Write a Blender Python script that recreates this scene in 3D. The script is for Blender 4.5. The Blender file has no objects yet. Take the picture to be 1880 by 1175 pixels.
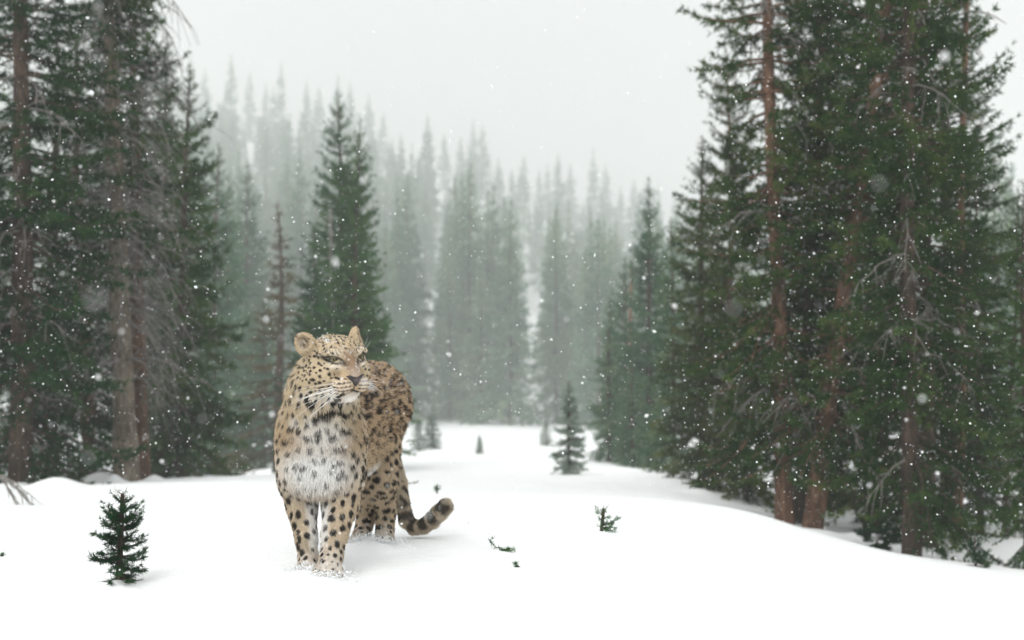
import bpy, math, random
import numpy as np
from mathutils import Vector, Matrix

C = bpy.context.scene.collection
R = math.radians
PI = math.pi

# ------------------------------------------------------------------ camera, sky, sun, exposure
CAM_H, PITCH, LENS = 0.79, R(1.99), 40.0
FPX = 1880 * LENS / 36.0                     # focal length in photo pixels
cam_data = bpy.data.cameras.new('camera')
cam = bpy.data.objects.new('camera', cam_data)
C.objects.link(cam)
cam.location = (0, 0, CAM_H)
cam.rotation_euler = (PI / 2 + PITCH, 0, 0)
cam_data.lens = LENS
cam_data.sensor_width = 36
cam_data.clip_start = 0.05
cam_data.clip_end = 2000
cam_data.dof.use_dof = True
cam_data.dof.focus_distance = 4.1
cam_data.dof.aperture_fstop = 2.3
cam_data.dof.aperture_blades = 0
bpy.context.scene.camera = cam

SUN_EL, SUN_ROT = R(43), R(200)
world = bpy.data.worlds.new('World')
bpy.context.scene.world = world
world.use_nodes = True
wn = world.node_tree
bg = wn.nodes['Background']
sky = wn.nodes.new('ShaderNodeTexSky')
sky.sky_type = 'NISHITA'
sky.sun_disc = False
sky.sun_elevation = SUN_EL
sky.sun_rotation = SUN_ROT
sky.air_density = 1.0
sky.dust_density = 6.0
hsv = wn.nodes.new('ShaderNodeHueSaturation')
hsv.inputs['Saturation'].default_value = 0.10
mixw = wn.nodes.new('ShaderNodeMix')
mixw.data_type = 'RGBA'
mixw.inputs[0].default_value = 0.72           # share of the even cloud deck
mixw.inputs[7].default_value = (9.25, 9.3, 9.35, 1)
wn.links.new(sky.outputs[0], hsv.inputs['Color'])
wn.links.new(hsv.outputs[0], mixw.inputs[6])
wn.links.new(mixw.outputs[2], bg.inputs[0])
bg.inputs[1].default_value = 0.084

sun_d = bpy.data.lights.new('sun', 'SUN')
sun_d.energy = 1.8
sun_d.angle = R(35)
sun_d.color = (1.0, 0.97, 0.93)
sun = bpy.data.objects.new('sun', sun_d)
C.objects.link(sun)
sun.rotation_euler = (PI / 2 - SUN_EL, 0, R(180) - SUN_ROT)

sc = bpy.context.scene
sc.view_settings.view_transform = 'Standard'
sc.view_settings.look = 'None'
sc.view_settings.gamma = 1
sc.view_settings.use_curve_mapping = False
sc.view_settings.exposure = 0.63
cy = sc.cycles
cy.max_bounces = 7
cy.diffuse_bounces = 3
cy.glossy_bounces = 2
cy.transmission_bounces = 3
cy.volume_bounces = 2
cy.transparent_max_bounces = 6
cy.use_denoising = True
cy.use_adaptive_sampling = True
cy.adaptive_threshold = 0.01
cy.caustics_reflective = False
cy.caustics_refractive = False

HAZE_DENSITY = 0.0033

# ------------------------------------------------------------------ helpers
CP, SP = math.cos(PITCH), math.sin(PITCH)


def ray(px, py):
    """direction of the camera ray through a photo pixel, scaled so that its y is 1"""
    a = (px - 940) / FPX
    b = -(py - 587.5) / FPX
    y, z = CP - b * SP, SP + b * CP
    return a / y, z / y


def P(px, py, d):
    a, z = ray(px, py)
    return np.array([a * d, d, CAM_H + z * d])


def unit(v):
    return v / (np.linalg.norm(v, axis=-1, keepdims=True) + 1e-9)


def tag(o, label=None, cat=None, group=None, kind=None):
    if label: o['label'] = label
    if cat: o['category'] = cat
    if group: o['group'] = group
    if kind: o['kind'] = kind
    return o


def mesh_from(name, verts, faces, mat=None, smooth=False):
    """verts (n,3), faces (m,k) of one arity or a list of such arrays"""
    if isinstance(faces, np.ndarray): faces = [faces]
    faces = [np.asarray(f, dtype=np.int32) for f in faces if len(f)]
    me = bpy.data.meshes.new(name)
    verts = np.asarray(verts, dtype=np.float32)
    me.vertices.add(len(verts))
    me.vertices.foreach_set('co', verts.ravel())
    nl = sum(f.size for f in faces)
    me.loops.add(nl)
    me.loops.foreach_set('vertex_index', np.concatenate([f.ravel() for f in faces]))
    tot = np.concatenate([np.full(len(f), f.shape[1], dtype=np.int32) for f in faces])
    st = np.concatenate([[0], np.cumsum(tot)[:-1]]).astype(np.int32)
    me.polygons.add(len(tot))
    me.polygons.foreach_set('loop_start', st)
    me.polygons.foreach_set('loop_total', tot)
    if smooth:
        me.polygons.foreach_set('use_smooth', np.ones(len(tot), dtype=bool))
    me.update(calc_edges=True)
    if mat: me.materials.append(mat)
    return me


def obj(name, me, parent=None, loc=None):
    o = bpy.data.objects.new(name, me)
    C.objects.link(o)
    if parent is not None: o.parent = parent
    if loc is not None: o.location = loc
    return o


def empty(name, loc=(0, 0, 0), rot=(0, 0, 0), scale=(1, 1, 1)):
    o = bpy.data.objects.new(name, None)
    C.objects.link(o)
    o.empty_display_size = 0.2
    o.location = loc
    o.rotation_euler = rot
    o.scale = scale
    return o


def tubes(paths, radii, sides=6, cap=True):
    """a list of (n,3) polylines with radii -> verts, quads"""
    V, Q, base = [], [], 0
    ang = np.arange(sides) * 2 * PI / sides
    ca, sa = np.cos(ang), np.sin(ang)
    for pts, rr in zip(paths, radii):
        pts = np.asarray(pts, float)
        rr = np.asarray(rr, float) * np.ones(len(pts))
        t = np.gradient(pts, axis=0)
        t /= np.linalg.norm(t, axis=1, keepdims=True) + 1e-9
        ref = np.array([0, 0, 1.0]) if abs(t[:, 2]).mean() < 0.8 else np.array([0, 1.0, 0])
        u = np.cross(t, ref); u /= np.linalg.norm(u, axis=1, keepdims=True) + 1e-9
        w = np.cross(t, u)
        ring = pts[:, None] + rr[:, None, None] * (ca[None, :, None] * u[:, None] + sa[None, :, None] * w[:, None])
        V.append(ring.reshape(-1, 3))
        n = len(pts)
        i, j = np.meshgrid(np.arange(n - 1), np.arange(sides), indexing='ij')
        a = i * sides + j; b = i * sides + (j + 1) % sides
        Q.append(np.stack([a, b, b + sides, a + sides], -1).reshape(-1, 4) + base)
        base += n * sides
    return np.concatenate(V), np.concatenate(Q)


# ------------------------------------------------------------------ materials
def new_mat(name):
    m = bpy.data.materials.new(name)
    m.use_nodes = True
    nt = m.node_tree
    nt.nodes.clear()
    out = nt.nodes.new('ShaderNodeOutputMaterial')
    return m, nt, out


def ramp(nt, stops):
    r = nt.nodes.new('ShaderNodeValToRGB')
    el = r.color_ramp.elements
    el[0].position, el[0].color = stops[0][0], (*stops[0][1], 1)
    el[1].position, el[1].color = stops[-1][0], (*stops[-1][1], 1)
    for p, c in stops[1:-1]:
        e = el.new(p); e.color = (*c, 1)
    return r


def noise(nt, scale, detail=3, rough=0.55, vec=None):
    n = nt.nodes.new('ShaderNodeTexNoise')
    n.inputs['Scale'].default_value = scale
    n.inputs['Detail'].default_value = detail
    n.inputs['Roughness'].default_value = rough
    if vec is not None: nt.links.new(vec, n.inputs['Vector'])
    return n


def needle_mat(name, dark, mid, light, scale=1.4, transl=0.25):
    m, nt, out = new_mat(name)
    tc = nt.nodes.new('ShaderNodeTexCoord')
    oi = nt.nodes.new('ShaderNodeObjectInfo')
    n1 = noise(nt, scale, 3, 0.6, tc.outputs['Object'])
    n2 = noise(nt, scale * 14, 2, 0.6, tc.outputs['Object'])
    mx = nt.nodes.new('ShaderNodeMath'); mx.operation = 'MULTIPLY_ADD'
    nt.links.new(n2.outputs[0], mx.inputs[0]); mx.inputs[1].default_value = 0.45
    nt.links.new(n1.outputs[0], mx.inputs[2])
    m2 = nt.nodes.new('ShaderNodeMath'); m2.operation = 'MULTIPLY_ADD'
    nt.links.new(oi.outputs['Random'], m2.inputs[0]); m2.inputs[1].default_value = 0.22
    nt.links.new(mx.outputs[0], m2.inputs[2])
    r = ramp(nt, [(0.55, dark), (0.82, mid), (1.1 if False else 1.0, light)])
    nt.links.new(m2.outputs[0], r.inputs[0])
    d = nt.nodes.new('ShaderNodeBsdfDiffuse')
    t = nt.nodes.new('ShaderNodeBsdfTranslucent')
    s = nt.nodes.new('ShaderNodeMixShader'); s.inputs[0].default_value = transl
    nt.links.new(r.outputs[0], d.inputs[0]); nt.links.new(r.outputs[0], t.inputs[0])
    nt.links.new(d.outputs[0], s.inputs[1]); nt.links.new(t.outputs[0], s.inputs[2])
    nt.links.new(s.outputs[0], out.inputs[0])
    return m


def bark_mat(name, c1, c2, c3, scale=6.0):
    m, nt, out = new_mat(name)
    tc = nt.nodes.new('ShaderNodeTexCoord')
    mp = nt.nodes.new('ShaderNodeMapping')
    mp.inputs['Scale'].default_value = (1, 1, 0.28)
    nt.links.new(tc.outputs['Object'], mp.inputs[0])
    n1 = noise(nt, scale * 4, 5, 0.65, mp.outputs[0])
    n2 = noise(nt, scale * 0.3, 2, 0.5, tc.outputs['Object'])
    mx = nt.nodes.new('ShaderNodeMath'); mx.operation = 'MULTIPLY_ADD'
    nt.links.new(n2.outputs[0], mx.inputs[0]); mx.inputs[1].default_value = 0.6
    nt.links.new(n1.outputs[0], mx.inputs[2])
    r = ramp(nt, [(0.5, c1), (0.78, c2), (1.0, c3)])
    nt.links.new(mx.outputs[0], r.inputs[0])
    b = nt.nodes.new('ShaderNodeBsdfPrincipled')
    b.inputs['Roughness'].default_value = 0.95
    b.inputs['Specular IOR Level'].default_value = 0.15
    nt.links.new(r.outputs[0], b.inputs['Base Color'])
    bp = nt.nodes.new('ShaderNodeBump')
    bp.inputs['Strength'].default_value = 0.9; bp.inputs['Distance'].default_value = 0.03
    nt.links.new(n1.outputs[0], bp.inputs['Height']); nt.links.new(bp.outputs[0], b.inputs['Normal'])
    nt.links.new(b.outputs[0], out.inputs[0])
    return m


M = {}
M['needle_dark'] = needle_mat('needles_dark', (0.008, 0.022, 0.009), (0.019, 0.060, 0.020), (0.066, 0.115, 0.032))
M['needle_olive'] = needle_mat('needles_olive', (0.009, 0.023, 0.008), (0.028, 0.064, 0.019), (0.092, 0.130, 0.036))
M['needle_green'] = needle_mat('needles_green', (0.010, 0.034, 0.013), (0.026, 0.092, 0.034), (0.078, 0.155, 0.050))
M['needle_far'] = needle_mat('needles_far', (0.045, 0.098, 0.063), (0.115, 0.205, 0.132), (0.240, 0.300, 0.185), scale=0.25, transl=0.15)  # brightened so that extra haze is painted into the far needles
M['needle_misty'] = needle_mat('needles_misty', (0.030, 0.075, 0.042), (0.078, 0.160, 0.090), (0.170, 0.235, 0.130))  # lighter green with the haze of the middle distance put into the colour
M['needle_pale_olive'] = needle_mat('needles_pale_olive', (0.018, 0.034, 0.014), (0.058, 0.088, 0.034), (0.145, 0.165, 0.062))
M['needle_young'] = needle_mat('needles_young', (0.008, 0.024, 0.012), (0.024, 0.066, 0.028), (0.070, 0.125, 0.044), scale=9, transl=0.2)
M['needle_haze_white'] = needle_mat('needles_haze_white', (0.13, 0.175, 0.135), (0.27, 0.335, 0.275), (0.50, 0.54, 0.48))  # whitened to paint haze into the colour of the small conifers
M['needle_sprig'] = needle_mat('needles_sprig', (0.03, 0.08, 0.035), (0.07, 0.16, 0.07), (0.13, 0.24, 0.10), scale=12)
M['needle_brown'] = needle_mat('needles_brown', (0.022, 0.026, 0.012), (0.055, 0.058, 0.024), (0.10, 0.08, 0.035))
M['bark_tan'] = bark_mat('bark_tan', (0.05, 0.041, 0.033), (0.15, 0.121, 0.092), (0.28, 0.235, 0.185))
M['bark_red'] = bark_mat('bark_red', (0.035, 0.023, 0.017), (0.105, 0.060, 0.040), (0.23, 0.13, 0.085))
M['bark_dark'] = bark_mat('bark_dark', (0.02, 0.016, 0.013), (0.05, 0.036, 0.028), (0.11, 0.075, 0.055))
M['dead_wood'] = bark_mat('dead_wood', (0.12, 0.11, 0.10), (0.22, 0.205, 0.19), (0.34, 0.32, 0.30), scale=10)


def snow_material():
    m, nt, out = new_mat('snow')
    tc = nt.nodes.new('ShaderNodeTexCoord')
    n1 = noise(nt, 0.9, 4, 0.55, tc.outputs['Object'])
    n2 = noise(nt, 26, 3, 0.6, tc.outputs['Object'])
    n3 = noise(nt, 240, 2, 0.6, tc.outputs['Object'])
    r = ramp(nt, [(0.3, (0.865, 0.885, 0.90)), (0.7, (0.90, 0.91, 0.915))])
    nt.links.new(n1.outputs[0], r.inputs[0])
    b = nt.nodes.new('ShaderNodeBsdfPrincipled')
    b.inputs['Roughness'].default_value = 0.7
    b.inputs['Specular IOR Level'].default_value = 0.25
    nt.links.new(r.outputs[0], b.inputs['Base Color'])
    ad = nt.nodes.new('ShaderNodeMath'); ad.operation = 'MULTIPLY_ADD'
    nt.links.new(n3.outputs[0], ad.inputs[0]); ad.inputs[1].default_value = 0.12
    nt.links.new(n2.outputs[0], ad.inputs[2])
    bp = nt.nodes.new('ShaderNodeBump')
    bp.inputs['Strength'].default_value = 0.35; bp.inputs['Distance'].default_value = 0.03
    nt.links.new(ad.outputs[0], bp.inputs['Height']); nt.links.new(bp.outputs[0], b.inputs['Normal'])
    nt.links.new(b.outputs[0], out.inputs[0])
    return m


M['snow'] = snow_material()

# ------------------------------------------------------------------ the snowy ground
# survey points: (photo column, photo row, distance) where the snow surface is seen or implied
SURVEY = []
def sv(px, rows):
    for py, d in rows: SURVEY.append((px, py, d if d <= 40 else 40 + (d - 40) * 1.5))
near = [(1175, 3.2), (1062, 4.1), (997, 4.9)]
sv(-250, near + [(950, 6.5), (915, 9), (892, 13), (884, 16), (890, 22), (895, 34), (870, 55), (790, 80), (640, 120), (420, 175), (235, 250), (215, 420)])
sv(60, near + [(950, 6.5), (915, 9), (890, 13), (882, 16), (888, 22), (892, 34), (868, 55), (790, 80), (640, 120), (420, 175), (240, 250), (220, 420)])
sv(330, near + [(945, 6.5), (912, 9), (888, 13), (880, 16), (885, 22), (888, 34), (862, 55), (785, 80), (640, 120), (430, 175), (262, 250), (240, 420)])
sv(600, near + [(940, 6.5), (910, 9.5), (890, 13), (878, 17), (868, 24), (855, 36), (825, 55), (775, 85), (660, 120), (470, 175), (315, 250), (290, 420)])
sv(850, near + [(938, 6.7), (906, 10), (890, 13.5), (876, 17), (860, 25), (832, 40), (802, 62), (770, 90), (690, 125), (530, 180), (375, 250), (345, 420)])
sv(1040, near + [(940, 6.7), (908, 10), (896, 13), (886, 16), (878, 20), (864, 26), (832, 40), (800, 62), (772, 90), (700, 125), (570, 180), (430, 250), (400, 420)])
sv(1200, near + [(950, 6.3), (922, 9), (903, 12), (884, 17), (872, 22), (860, 32), (830, 55), (785, 85), (715, 125), (600, 180), (490, 250), (455, 420)])
sv(1400, near + [(985, 5.6), (962, 7.5), (945, 10.5), (930, 14), (915, 17), (895, 24), (880, 34), (850, 55), (800, 85), (720, 125), (610, 180), (510, 250), (470, 420)])
sv(1500, near + [(1000, 5.6), (990, 8.0), (978, 11), (955, 14), (925, 18), (900, 25), (880, 35), (850, 55), (800, 85), (715, 125), (590, 180), (480, 250), (430, 420)])
sv(1680, [(1175, 3.2), (1080, 4.1), (1045, 5.2), (1030, 7.0), (1028, 9), (1002, 12), (965, 15), (925, 20), (895, 30), (850, 55), (795, 85), (690, 125), (545, 180), (425, 250), (370, 420)])
sv(1880, [(1185, 3.2), (1105, 4.1), (1072, 5.2), (1062, 6.6), (1060, 8.2), (1015, 11), (980, 14), (930, 20), (895, 30), (850, 55), (790, 85), (670, 125), (510, 180), (380, 250), (330, 420)])
sv(2200, [(1190, 3.2), (1120, 4.1), (1085, 5.2), (1070, 6.6), (1062, 8.2), (1020, 11), (985, 14), (930, 20), (890, 30), (840, 55), (775, 85), (640, 125), (480, 180), (340, 250), (290, 420)])
_S = np.array(SURVEY, float)
_phi, _t, _r = [], [], []
for px_, py_, d_ in SURVEY:
    a_, z_ = ray(px_, py_)
    h_ = math.hypot(a_, 1)
    _phi.append(math.atan(a_)); _r.append(d_ * h_); _t.append(z_ / h_)
_phi, _t, _r = map(np.array, (_phi, _t, _r))
PHI_MIN, PHI_MAX = _phi.min(), _phi.max()


def _uv(phi, r):
    return np.stack([phi * 2.2, np.log(r)], -1)


def _tps(a, b):
    d2 = ((a[:, None] - b[None]) ** 2).sum(-1)
    return 0.5 * d2 * np.log(d2 + 1e-12)


_X = _uv(_phi, _r)
_n = len(_X)
_A = np.zeros((_n + 3, _n + 3))
_A[:_n, :_n] = _tps(_X, _X) + 2e-3 * np.eye(_n)
_A[:_n, _n] = 1; _A[:_n, _n + 1:] = _X
_A[_n, :_n] = 1; _A[_n + 1:, :_n] = _X.T
_W = np.linalg.solve(_A, np.concatenate([_t, np.zeros(3)]))


def vnoise(x, y, seed=0):
    """smooth 2-D value noise"""
    xi, yi = np.floor(x).astype(np.int64), np.floor(y).astype(np.int64)
    fx, fy = x - xi, y - yi
    fx = fx * fx * (3 - 2 * fx); fy = fy * fy * (3 - 2 * fy)

    def h(i, j):
        n = (i * 374761393 + j * 668265263 + seed * 1442695) & 0x7fffffff
        n = (n ^ (n >> 13)) * 1274126177 & 0x7fffffff
        return ((n ^ (n >> 16)) & 0xffff) / 65535.0
    return (h(xi, yi) * (1 - fx) + h(xi + 1, yi) * fx) * (1 - fy) + (h(xi, yi + 1) * (1 - fx) + h(xi + 1, yi + 1) * fx) * fy


def smooth01(a, b, x):
    t = np.clip((x - a) / (b - a), 0, 1)
    return t * t * (3 - 2 * t)


MOUNDS = []      # (x, y, height, radius) drifts against trunks and paws


def ground(x, y):
    x = np.atleast_1d(np.asarray(x, float)); y = np.atleast_1d(np.asarray(y, float))
    r = np.hypot(x, y)
    phi = np.arctan2(x, y)
    pc = np.clip(phi, PHI_MIN, PHI_MAX)
    z = np.zeros_like(x)
    for s in range(0, len(x), 20000):
        sl = slice(s, s + 20000)
        q = _uv(pc[sl], np.clip(r[sl], 3.2, 640))
        t = _tps(q, _X) @ _W[:_n] + _W[_n] + q @ _W[_n + 1:]
        z[sl] = CAM_H + t * np.clip(r[sl], 3.2, None)
    z *= smooth01(2.4, 3.6, r) * (1 - smooth01(R(60), R(110), np.abs(phi)))
    w = smooth01(2.0, 9.0, r)
    z += (vnoise(x * 0.35, y * 0.35, 1) - 0.5) * 0.10 * w * (1 + r * 0.02)
    z += (vnoise(x * 1.1, y * 0.9, 2) - 0.5) * 0.035 * w
    z += (vnoise(x * 3.1, y * 2.3, 3) - 0.5) * 0.018
    z += (vnoise(x * 9, y * 7, 4) - 0.5) * 0.004
    for mx, my, mh, mr in MOUNDS:
        z += mh * np.exp(-((x - mx) ** 2 + (y - my) ** 2) / mr ** 2)
    return z


def gz(x, y):
    return float(ground(x, y)[0])


def spot(px, d):
    """ground point under a photo column at a distance"""
    a = (px - 940) / FPX / CP
    return Vector((a * d, d, gz(a * d, d)))


def clods(px, d, n, h, rad, seed):
    g = np.random.default_rng(seed)
    a = (px - 940) / FPX
    for _ in range(n):
        MOUNDS.append((a * d + g.normal() * 0.25, d + g.normal() * 0.15, h * g.uniform(0.5, 1.1), rad * g.uniform(0.7, 1.2)))


clods(152, 14.0, 2, 0.10, 0.22, 1); clods(208, 13.6, 2, 0.12, 0.16, 2); clods(40, 11.5, 3, 0.10, 0.25, 3)
clods(1555, 11.0, 3, 0.09, 0.35, 5); clods(1330, 15, 2, 0.08, 0.3, 6)
for px_, d_ in [(559, 4.13), (604, 4.02), (655, 4.70), (706, 4.70)]:
    a_ = (px_ - 940) / FPX
    MOUNDS.append((a_ * d_, d_ - 0.07, 0.030, 0.075))
    MOUNDS.append((a_ * d_ + .07, d_ + 0.02, 0.016, 0.05))
    MOUNDS.append((a_ * d_ - .07, d_ + 0.0, 0.016, 0.05))

for px_, d_, h_, w_ in [(216, 3.97, .02, .06), (1100, 5.2, .018, .05), (918, 4.62, .01, .04)]:
    MOUNDS.append(((px_ - 940) / FPX * d_, d_, h_, w_))
phis = np.concatenate([np.linspace(-PI, R(-62), 40, endpoint=False), np.linspace(R(-62), R(-30), 60, endpoint=False),
                       np.linspace(R(-30), R(30), 520, endpoint=False), np.linspace(R(30), R(62), 60, endpoint=False),
                       np.linspace(R(62), PI, 40, endpoint=False)])
rads = np.concatenate([np.geomspace(0.3, 2.6, 14, endpoint=False), np.geomspace(2.6, 20, 330, endpoint=False), np.geomspace(20, 620, 170)])
pp, rr_ = np.meshgrid(phis, rads, indexing='ij')
gx, gy = (rr_ * np.sin(pp)).ravel(), (rr_ * np.cos(pp)).ravel()
gv = np.stack([gx, gy, ground(gx, gy)], -1)
na, nr = len(phis), len(rads)
ii, jj = np.meshgrid(np.arange(na), np.arange(nr - 1), indexing='ij')
i2 = (ii + 1) % na
gq = np.stack([ii * nr + jj, ii * nr + jj + 1, i2 * nr + jj + 1, i2 * nr + jj], -1).reshape(-1, 4)
cidx = len(gv)
gv = np.vstack([gv, [[0, 0, gz(0, 0.01)]]])
ct = np.stack([np.full(na, cidx), np.arange(na) * nr, ((np.arange(na) + 1) % na) * nr], -1)
g_o = obj('snowy_ground', mesh_from('snowy_ground', gv, [gq, ct], M['snow'], True))
tag(g_o, kind='structure')
Z_LOW, Z_HIGH = float(gv[:, 2].min()), float(gv[:, 2].max())

# ------------------------------------------------------------------ snow haze in the air
hm, hnt, hout = new_mat('snow_haze')
pv = hnt.nodes.new('ShaderNodeVolumePrincipled')
pv.inputs['Color'].default_value = (0.952, 0.974, 0.966, 1)
pv.inputs['Density'].default_value = HAZE_DENSITY
pv.inputs['Anisotropy'].default_value = 0.5
hnt.links.new(pv.outputs[0], hout.inputs['Volume'])
hx, hz0, hz1 = 635.0, Z_LOW - 1.0, Z_HIGH + 36.0
hv = np.array([(sx * hx, sy * hx, z) for z in (hz0, hz1) for sx, sy in ((-1, -1), (1, -1), (1, 1), (-1, 1))])
hq = np.array([(0, 3, 2, 1), (4, 5, 6, 7), (0, 1, 5, 4), (1, 2, 6, 5), (2, 3, 7, 6), (3, 0, 4, 7)])
tag(obj('haze', mesh_from('haze', hv, hq, hm)), kind='stuff')

# ------------------------------------------------------------------ conifers


def needles(g, pos, dr, length, width, k, spread=0.7, size=None):
    """k slim triangular needles sprays leaving every point of pos around direction dr"""
    n = len(pos)
    p = np.repeat(pos, k, 0)
    d = unit(np.repeat(dr, k, 0) * 1.0 + g.normal(size=(n * k, 3)) * spread)
    s = g.uniform(0.65, 1.25, n * k)
    if size is not None: s = s * np.repeat(size, k)
    side = unit(np.cross(d, g.normal(size=(n * k, 3)))) * (width * 0.5 * s)[:, None]
    p = p + g.normal(size=(n * k, 3)) * length * 0.12
    tip = p + d * (length * s)[:, None]
    V = np.stack([p - side, p + side, tip], 1).reshape(-1, 3)
    return V


def conifer(seed, H, Rad, z0, nb, prof, twig_sp=0.08, clump_sp=0.07, nl=0.07, nw=0.016, k=6, droop=0.35, up=0.25, gaps=0.25,
            trunk_r=0.12, twig_len=0.42, dead=0, dead_range=(0.1, 0.5), bend=0.0, sides=10, limb_r=0.014, crown_power=1.0, dead_len=1.0,
            wob=0.05, hang=0.25, mesh_limbs=True, sector=None):
    """arrays for trunk (verts, quads), crown triangles, dead branch tubes; prof(f) is the relative crown radius at height fraction f"""
    g = np.random.default_rng(seed)
    # axis of the trunk, slightly crooked
    zs = np.linspace(0, H, 26)
    ax = np.stack([wob * np.sin(zs * 0.9 + seed) * zs / H + bend * (zs / H) ** 2 * H, wob * np.cos(zs * 0.7 + seed * 1.7) * zs / H, zs], -1)

    def axis(z):
        return np.stack([np.interp(z, zs, ax[:, 0]), np.interp(z, zs, ax[:, 1]), z], -1)
    tr = trunk_r * (1 - zs / H) ** 0.8 + 0.006
    tr[0] *= 1.22; tr[1] *= 1.05
    tax = ax.copy(); tax[0, 2] = -0.5
    tv, tq = tubes([tax], [tr], sides)
    rad = 1 + 0.07 * g.normal(size=len(tv))
    cen = np.repeat(tax, sides, 0)
    tv = cen + (tv - cen) * rad[:, None]
    # primary branches
    u = np.sort(g.uniform(0, 1, nb)) ** crown_power
    nwh = max(9, H * 3.2)
    whorl = np.round(u * nwh) / nwh
    f = np.clip(z0 / H + (1 - z0 / H) * (0.6 * u + 0.4 * whorl) + g.normal(size=nb) * 0.006, z0 / H, 0.995)
    az = g.uniform(0, 2 * PI, nb)
    L = Rad * np.array([prof(q) for q in f]) * g.uniform(0.62, 1.12, nb) + 0.05 * min(1.0, H / 6) * np.clip((1 - f) * 5, 0.1, 1)
    if sector:
        for a0, wd, f0, f1, sc_ in sector:
            hit = (np.abs((az - a0 + PI) % (2 * PI) - PI) < wd) & (f > f0) & (f < f1)
            L[hit] *= sc_
    low = vnoise(az * 1.6 + 7, f * H * 1.3, seed)
    L *= np.where(low < gaps, 0.45, 1.0)
    el = R(34) * (f - 0.45) * 1.6 + g.normal(size=nb) * 0.12
    base = axis(f * H)
    h = np.stack([np.cos(az), np.sin(az), np.zeros(nb)], -1)
    drp = droop * g.uniform(0.6, 1.3, nb) * (1.15 - f)
    upc = up * g.uniform(0.5, 1.4, nb)

    def B(i, s):
        x = L[i] * s
        z = x * np.tan(el[i]) - L[i] * drp[i] * s ** 1.5 + L[i] * upc[i] * s ** 3
        p = base[i] + h[i] * x[:, None]
        p[:, 2] += z
        sw = L[i] * 0.08 * np.sin(s * 4 + i)
        p[:, 0] += -h[i][:, 1] * sw; p[:, 1] += h[i][:, 0] * sw
        return p

    def T(i, s):
        return unit(B(i, np.clip(s + 0.03, 0, 1.03)) - B(i, s - 0.03))
    # secondary twigs
    nt = np.maximum(2, (L / twig_sp * 2).astype(int))
    ti = np.repeat(np.arange(nb), nt)
    ts = g.uniform(0.10, 1.0, len(ti)) ** 0.85
    td = T(ti, ts)
    sgn = np.where(g.uniform(size=len(ti)) < 0.5, -1, 1)
    perp = unit(np.cross(td, np.array([0, 0, 1.0]))) * sgn[:, None]
    tdir = unit(td * 0.75 + perp * g.uniform(0.35, 1.0, len(ti))[:, None] + np.array([0, 0, -1.0]) * (hang * g.uniform(-0.3, 1.6, len(ti)))[:, None])
    tipsz = np.clip((1 - f) * 3.2 + 0.22, 0.22, 1.0)
    tl = np.maximum(twig_sp * 0.9 * tipsz[ti], L[ti] * twig_len * (1.12 - ts) * g.uniform(0.5, 1.1, len(ti)))
    tb = B(ti, ts)
    nc = np.maximum(1, (tl / clump_sp).astype(int))
    ci = np.repeat(np.arange(len(ti)), nc)
    cs = (np.concatenate([np.arange(q) for q in nc]) + g.uniform(0, 1, len(ci))) / nc[ci]
    cp = tb[ci] + tdir[ci] * (tl[ci] * cs)[:, None]
    cp[:, 2] -= (tl[ci] * cs) ** 2 * hang * 0.8
    cd = tdir[ci]
    csz = tipsz[ti][ci]
    # clumps along the primaries too
    npn = np.maximum(2, (L / clump_sp * 0.8).astype(int))
    pi_ = np.repeat(np.arange(nb), npn)
    ps = g.uniform(0.22, 1.0, len(pi_))
    cp = np.concatenate([cp, B(pi_, ps)]); cd = np.concatenate([cd, T(pi_, ps)]); csz = np.concatenate([csz, tipsz[pi_]])
    # leader
    lz = g.uniform(H * 0.93, H * 1.01, max(4, int(H * 0.06 / clump_sp)))
    cp = np.concatenate([cp, axis(np.minimum(lz, H)) + np.stack([0 * lz, 0 * lz, np.maximum(lz - H, 0)], -1)])
    cd = np.concatenate([cd, np.tile([[0, 0, 1.0]], (len(lz), 1))])
    csz = np.concatenate([csz, np.full(len(lz), 0.4)])
    crown = needles(g, cp, cd, nl, nw, k, 0.7, csz)
    paths, rads = [], []
    if mesh_limbs:
        for i in range(nb):
            s = np.linspace(0, 0.92, 6)
            paths.append(B(np.full(6, i), s)); rads.append((limb_r * (0.35 + L[i] / max(Rad, .01))) * (1 - s * 0.85))
    lv, lq = tubes(paths, rads, 4) if paths else (np.zeros((0, 3)), np.zeros((0, 4), int))
    trunk = (np.vstack([tv, lv]), np.vstack([tq, lq + len(tv)]))
    # dead, bare branches with fine drooping twigs
    deadm = None
    if dead:
        paths, rads = [], []
        for i in range(dead):
            fz = g.uniform(*dead_range) * H
            a = g.uniform(0, 2 * PI)
            l = dead_len * g.uniform(0.35, 1.0)
            hh = np.array([math.cos(a), math.sin(a), 0])
            s = np.linspace(0, 1, 7)
            b0 = axis(np.array([fz]))[0]
            sl, dr_ = g.uniform(-0.25, 0.35), g.uniform(0.3, 0.9)
            pts = b0 + hh * (l * s)[:, None] + np.array([0, 0, 1.0]) * (l * (sl * s - dr_ * s ** 2))[:, None] + g.normal(size=(7, 3)) * 0.02 * l
            pts[0] = b0
            paths.append(pts); rads.append(0.012 * (1 - s * 0.8) * (0.6 + l))
            for j in range(g.integers(4, 9)):
                q = g.uniform(0.25, 1.0)
                k0 = np.array([np.interp(q, s, pts[:, c]) for c in range(3)])
                dd = unit(hh * g.uniform(0.1, 0.8) + g.normal(size=3) * 0.5 + np.array([0, 0, -0.55]))
                m = l * g.uniform(0.2, 0.5)
                ss = np.linspace(0, 1, 4)
                tp = k0 + dd * (m * ss)[:, None] + np.array([0, 0, -1.0]) * (m * 0.35 * ss ** 2)[:, None] + g.normal(size=(4, 3)) * 0.02 * m
                tp[0] = k0
                paths.append(tp); rads.append(0.0058 * (1 - ss * 0.6))
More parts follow.
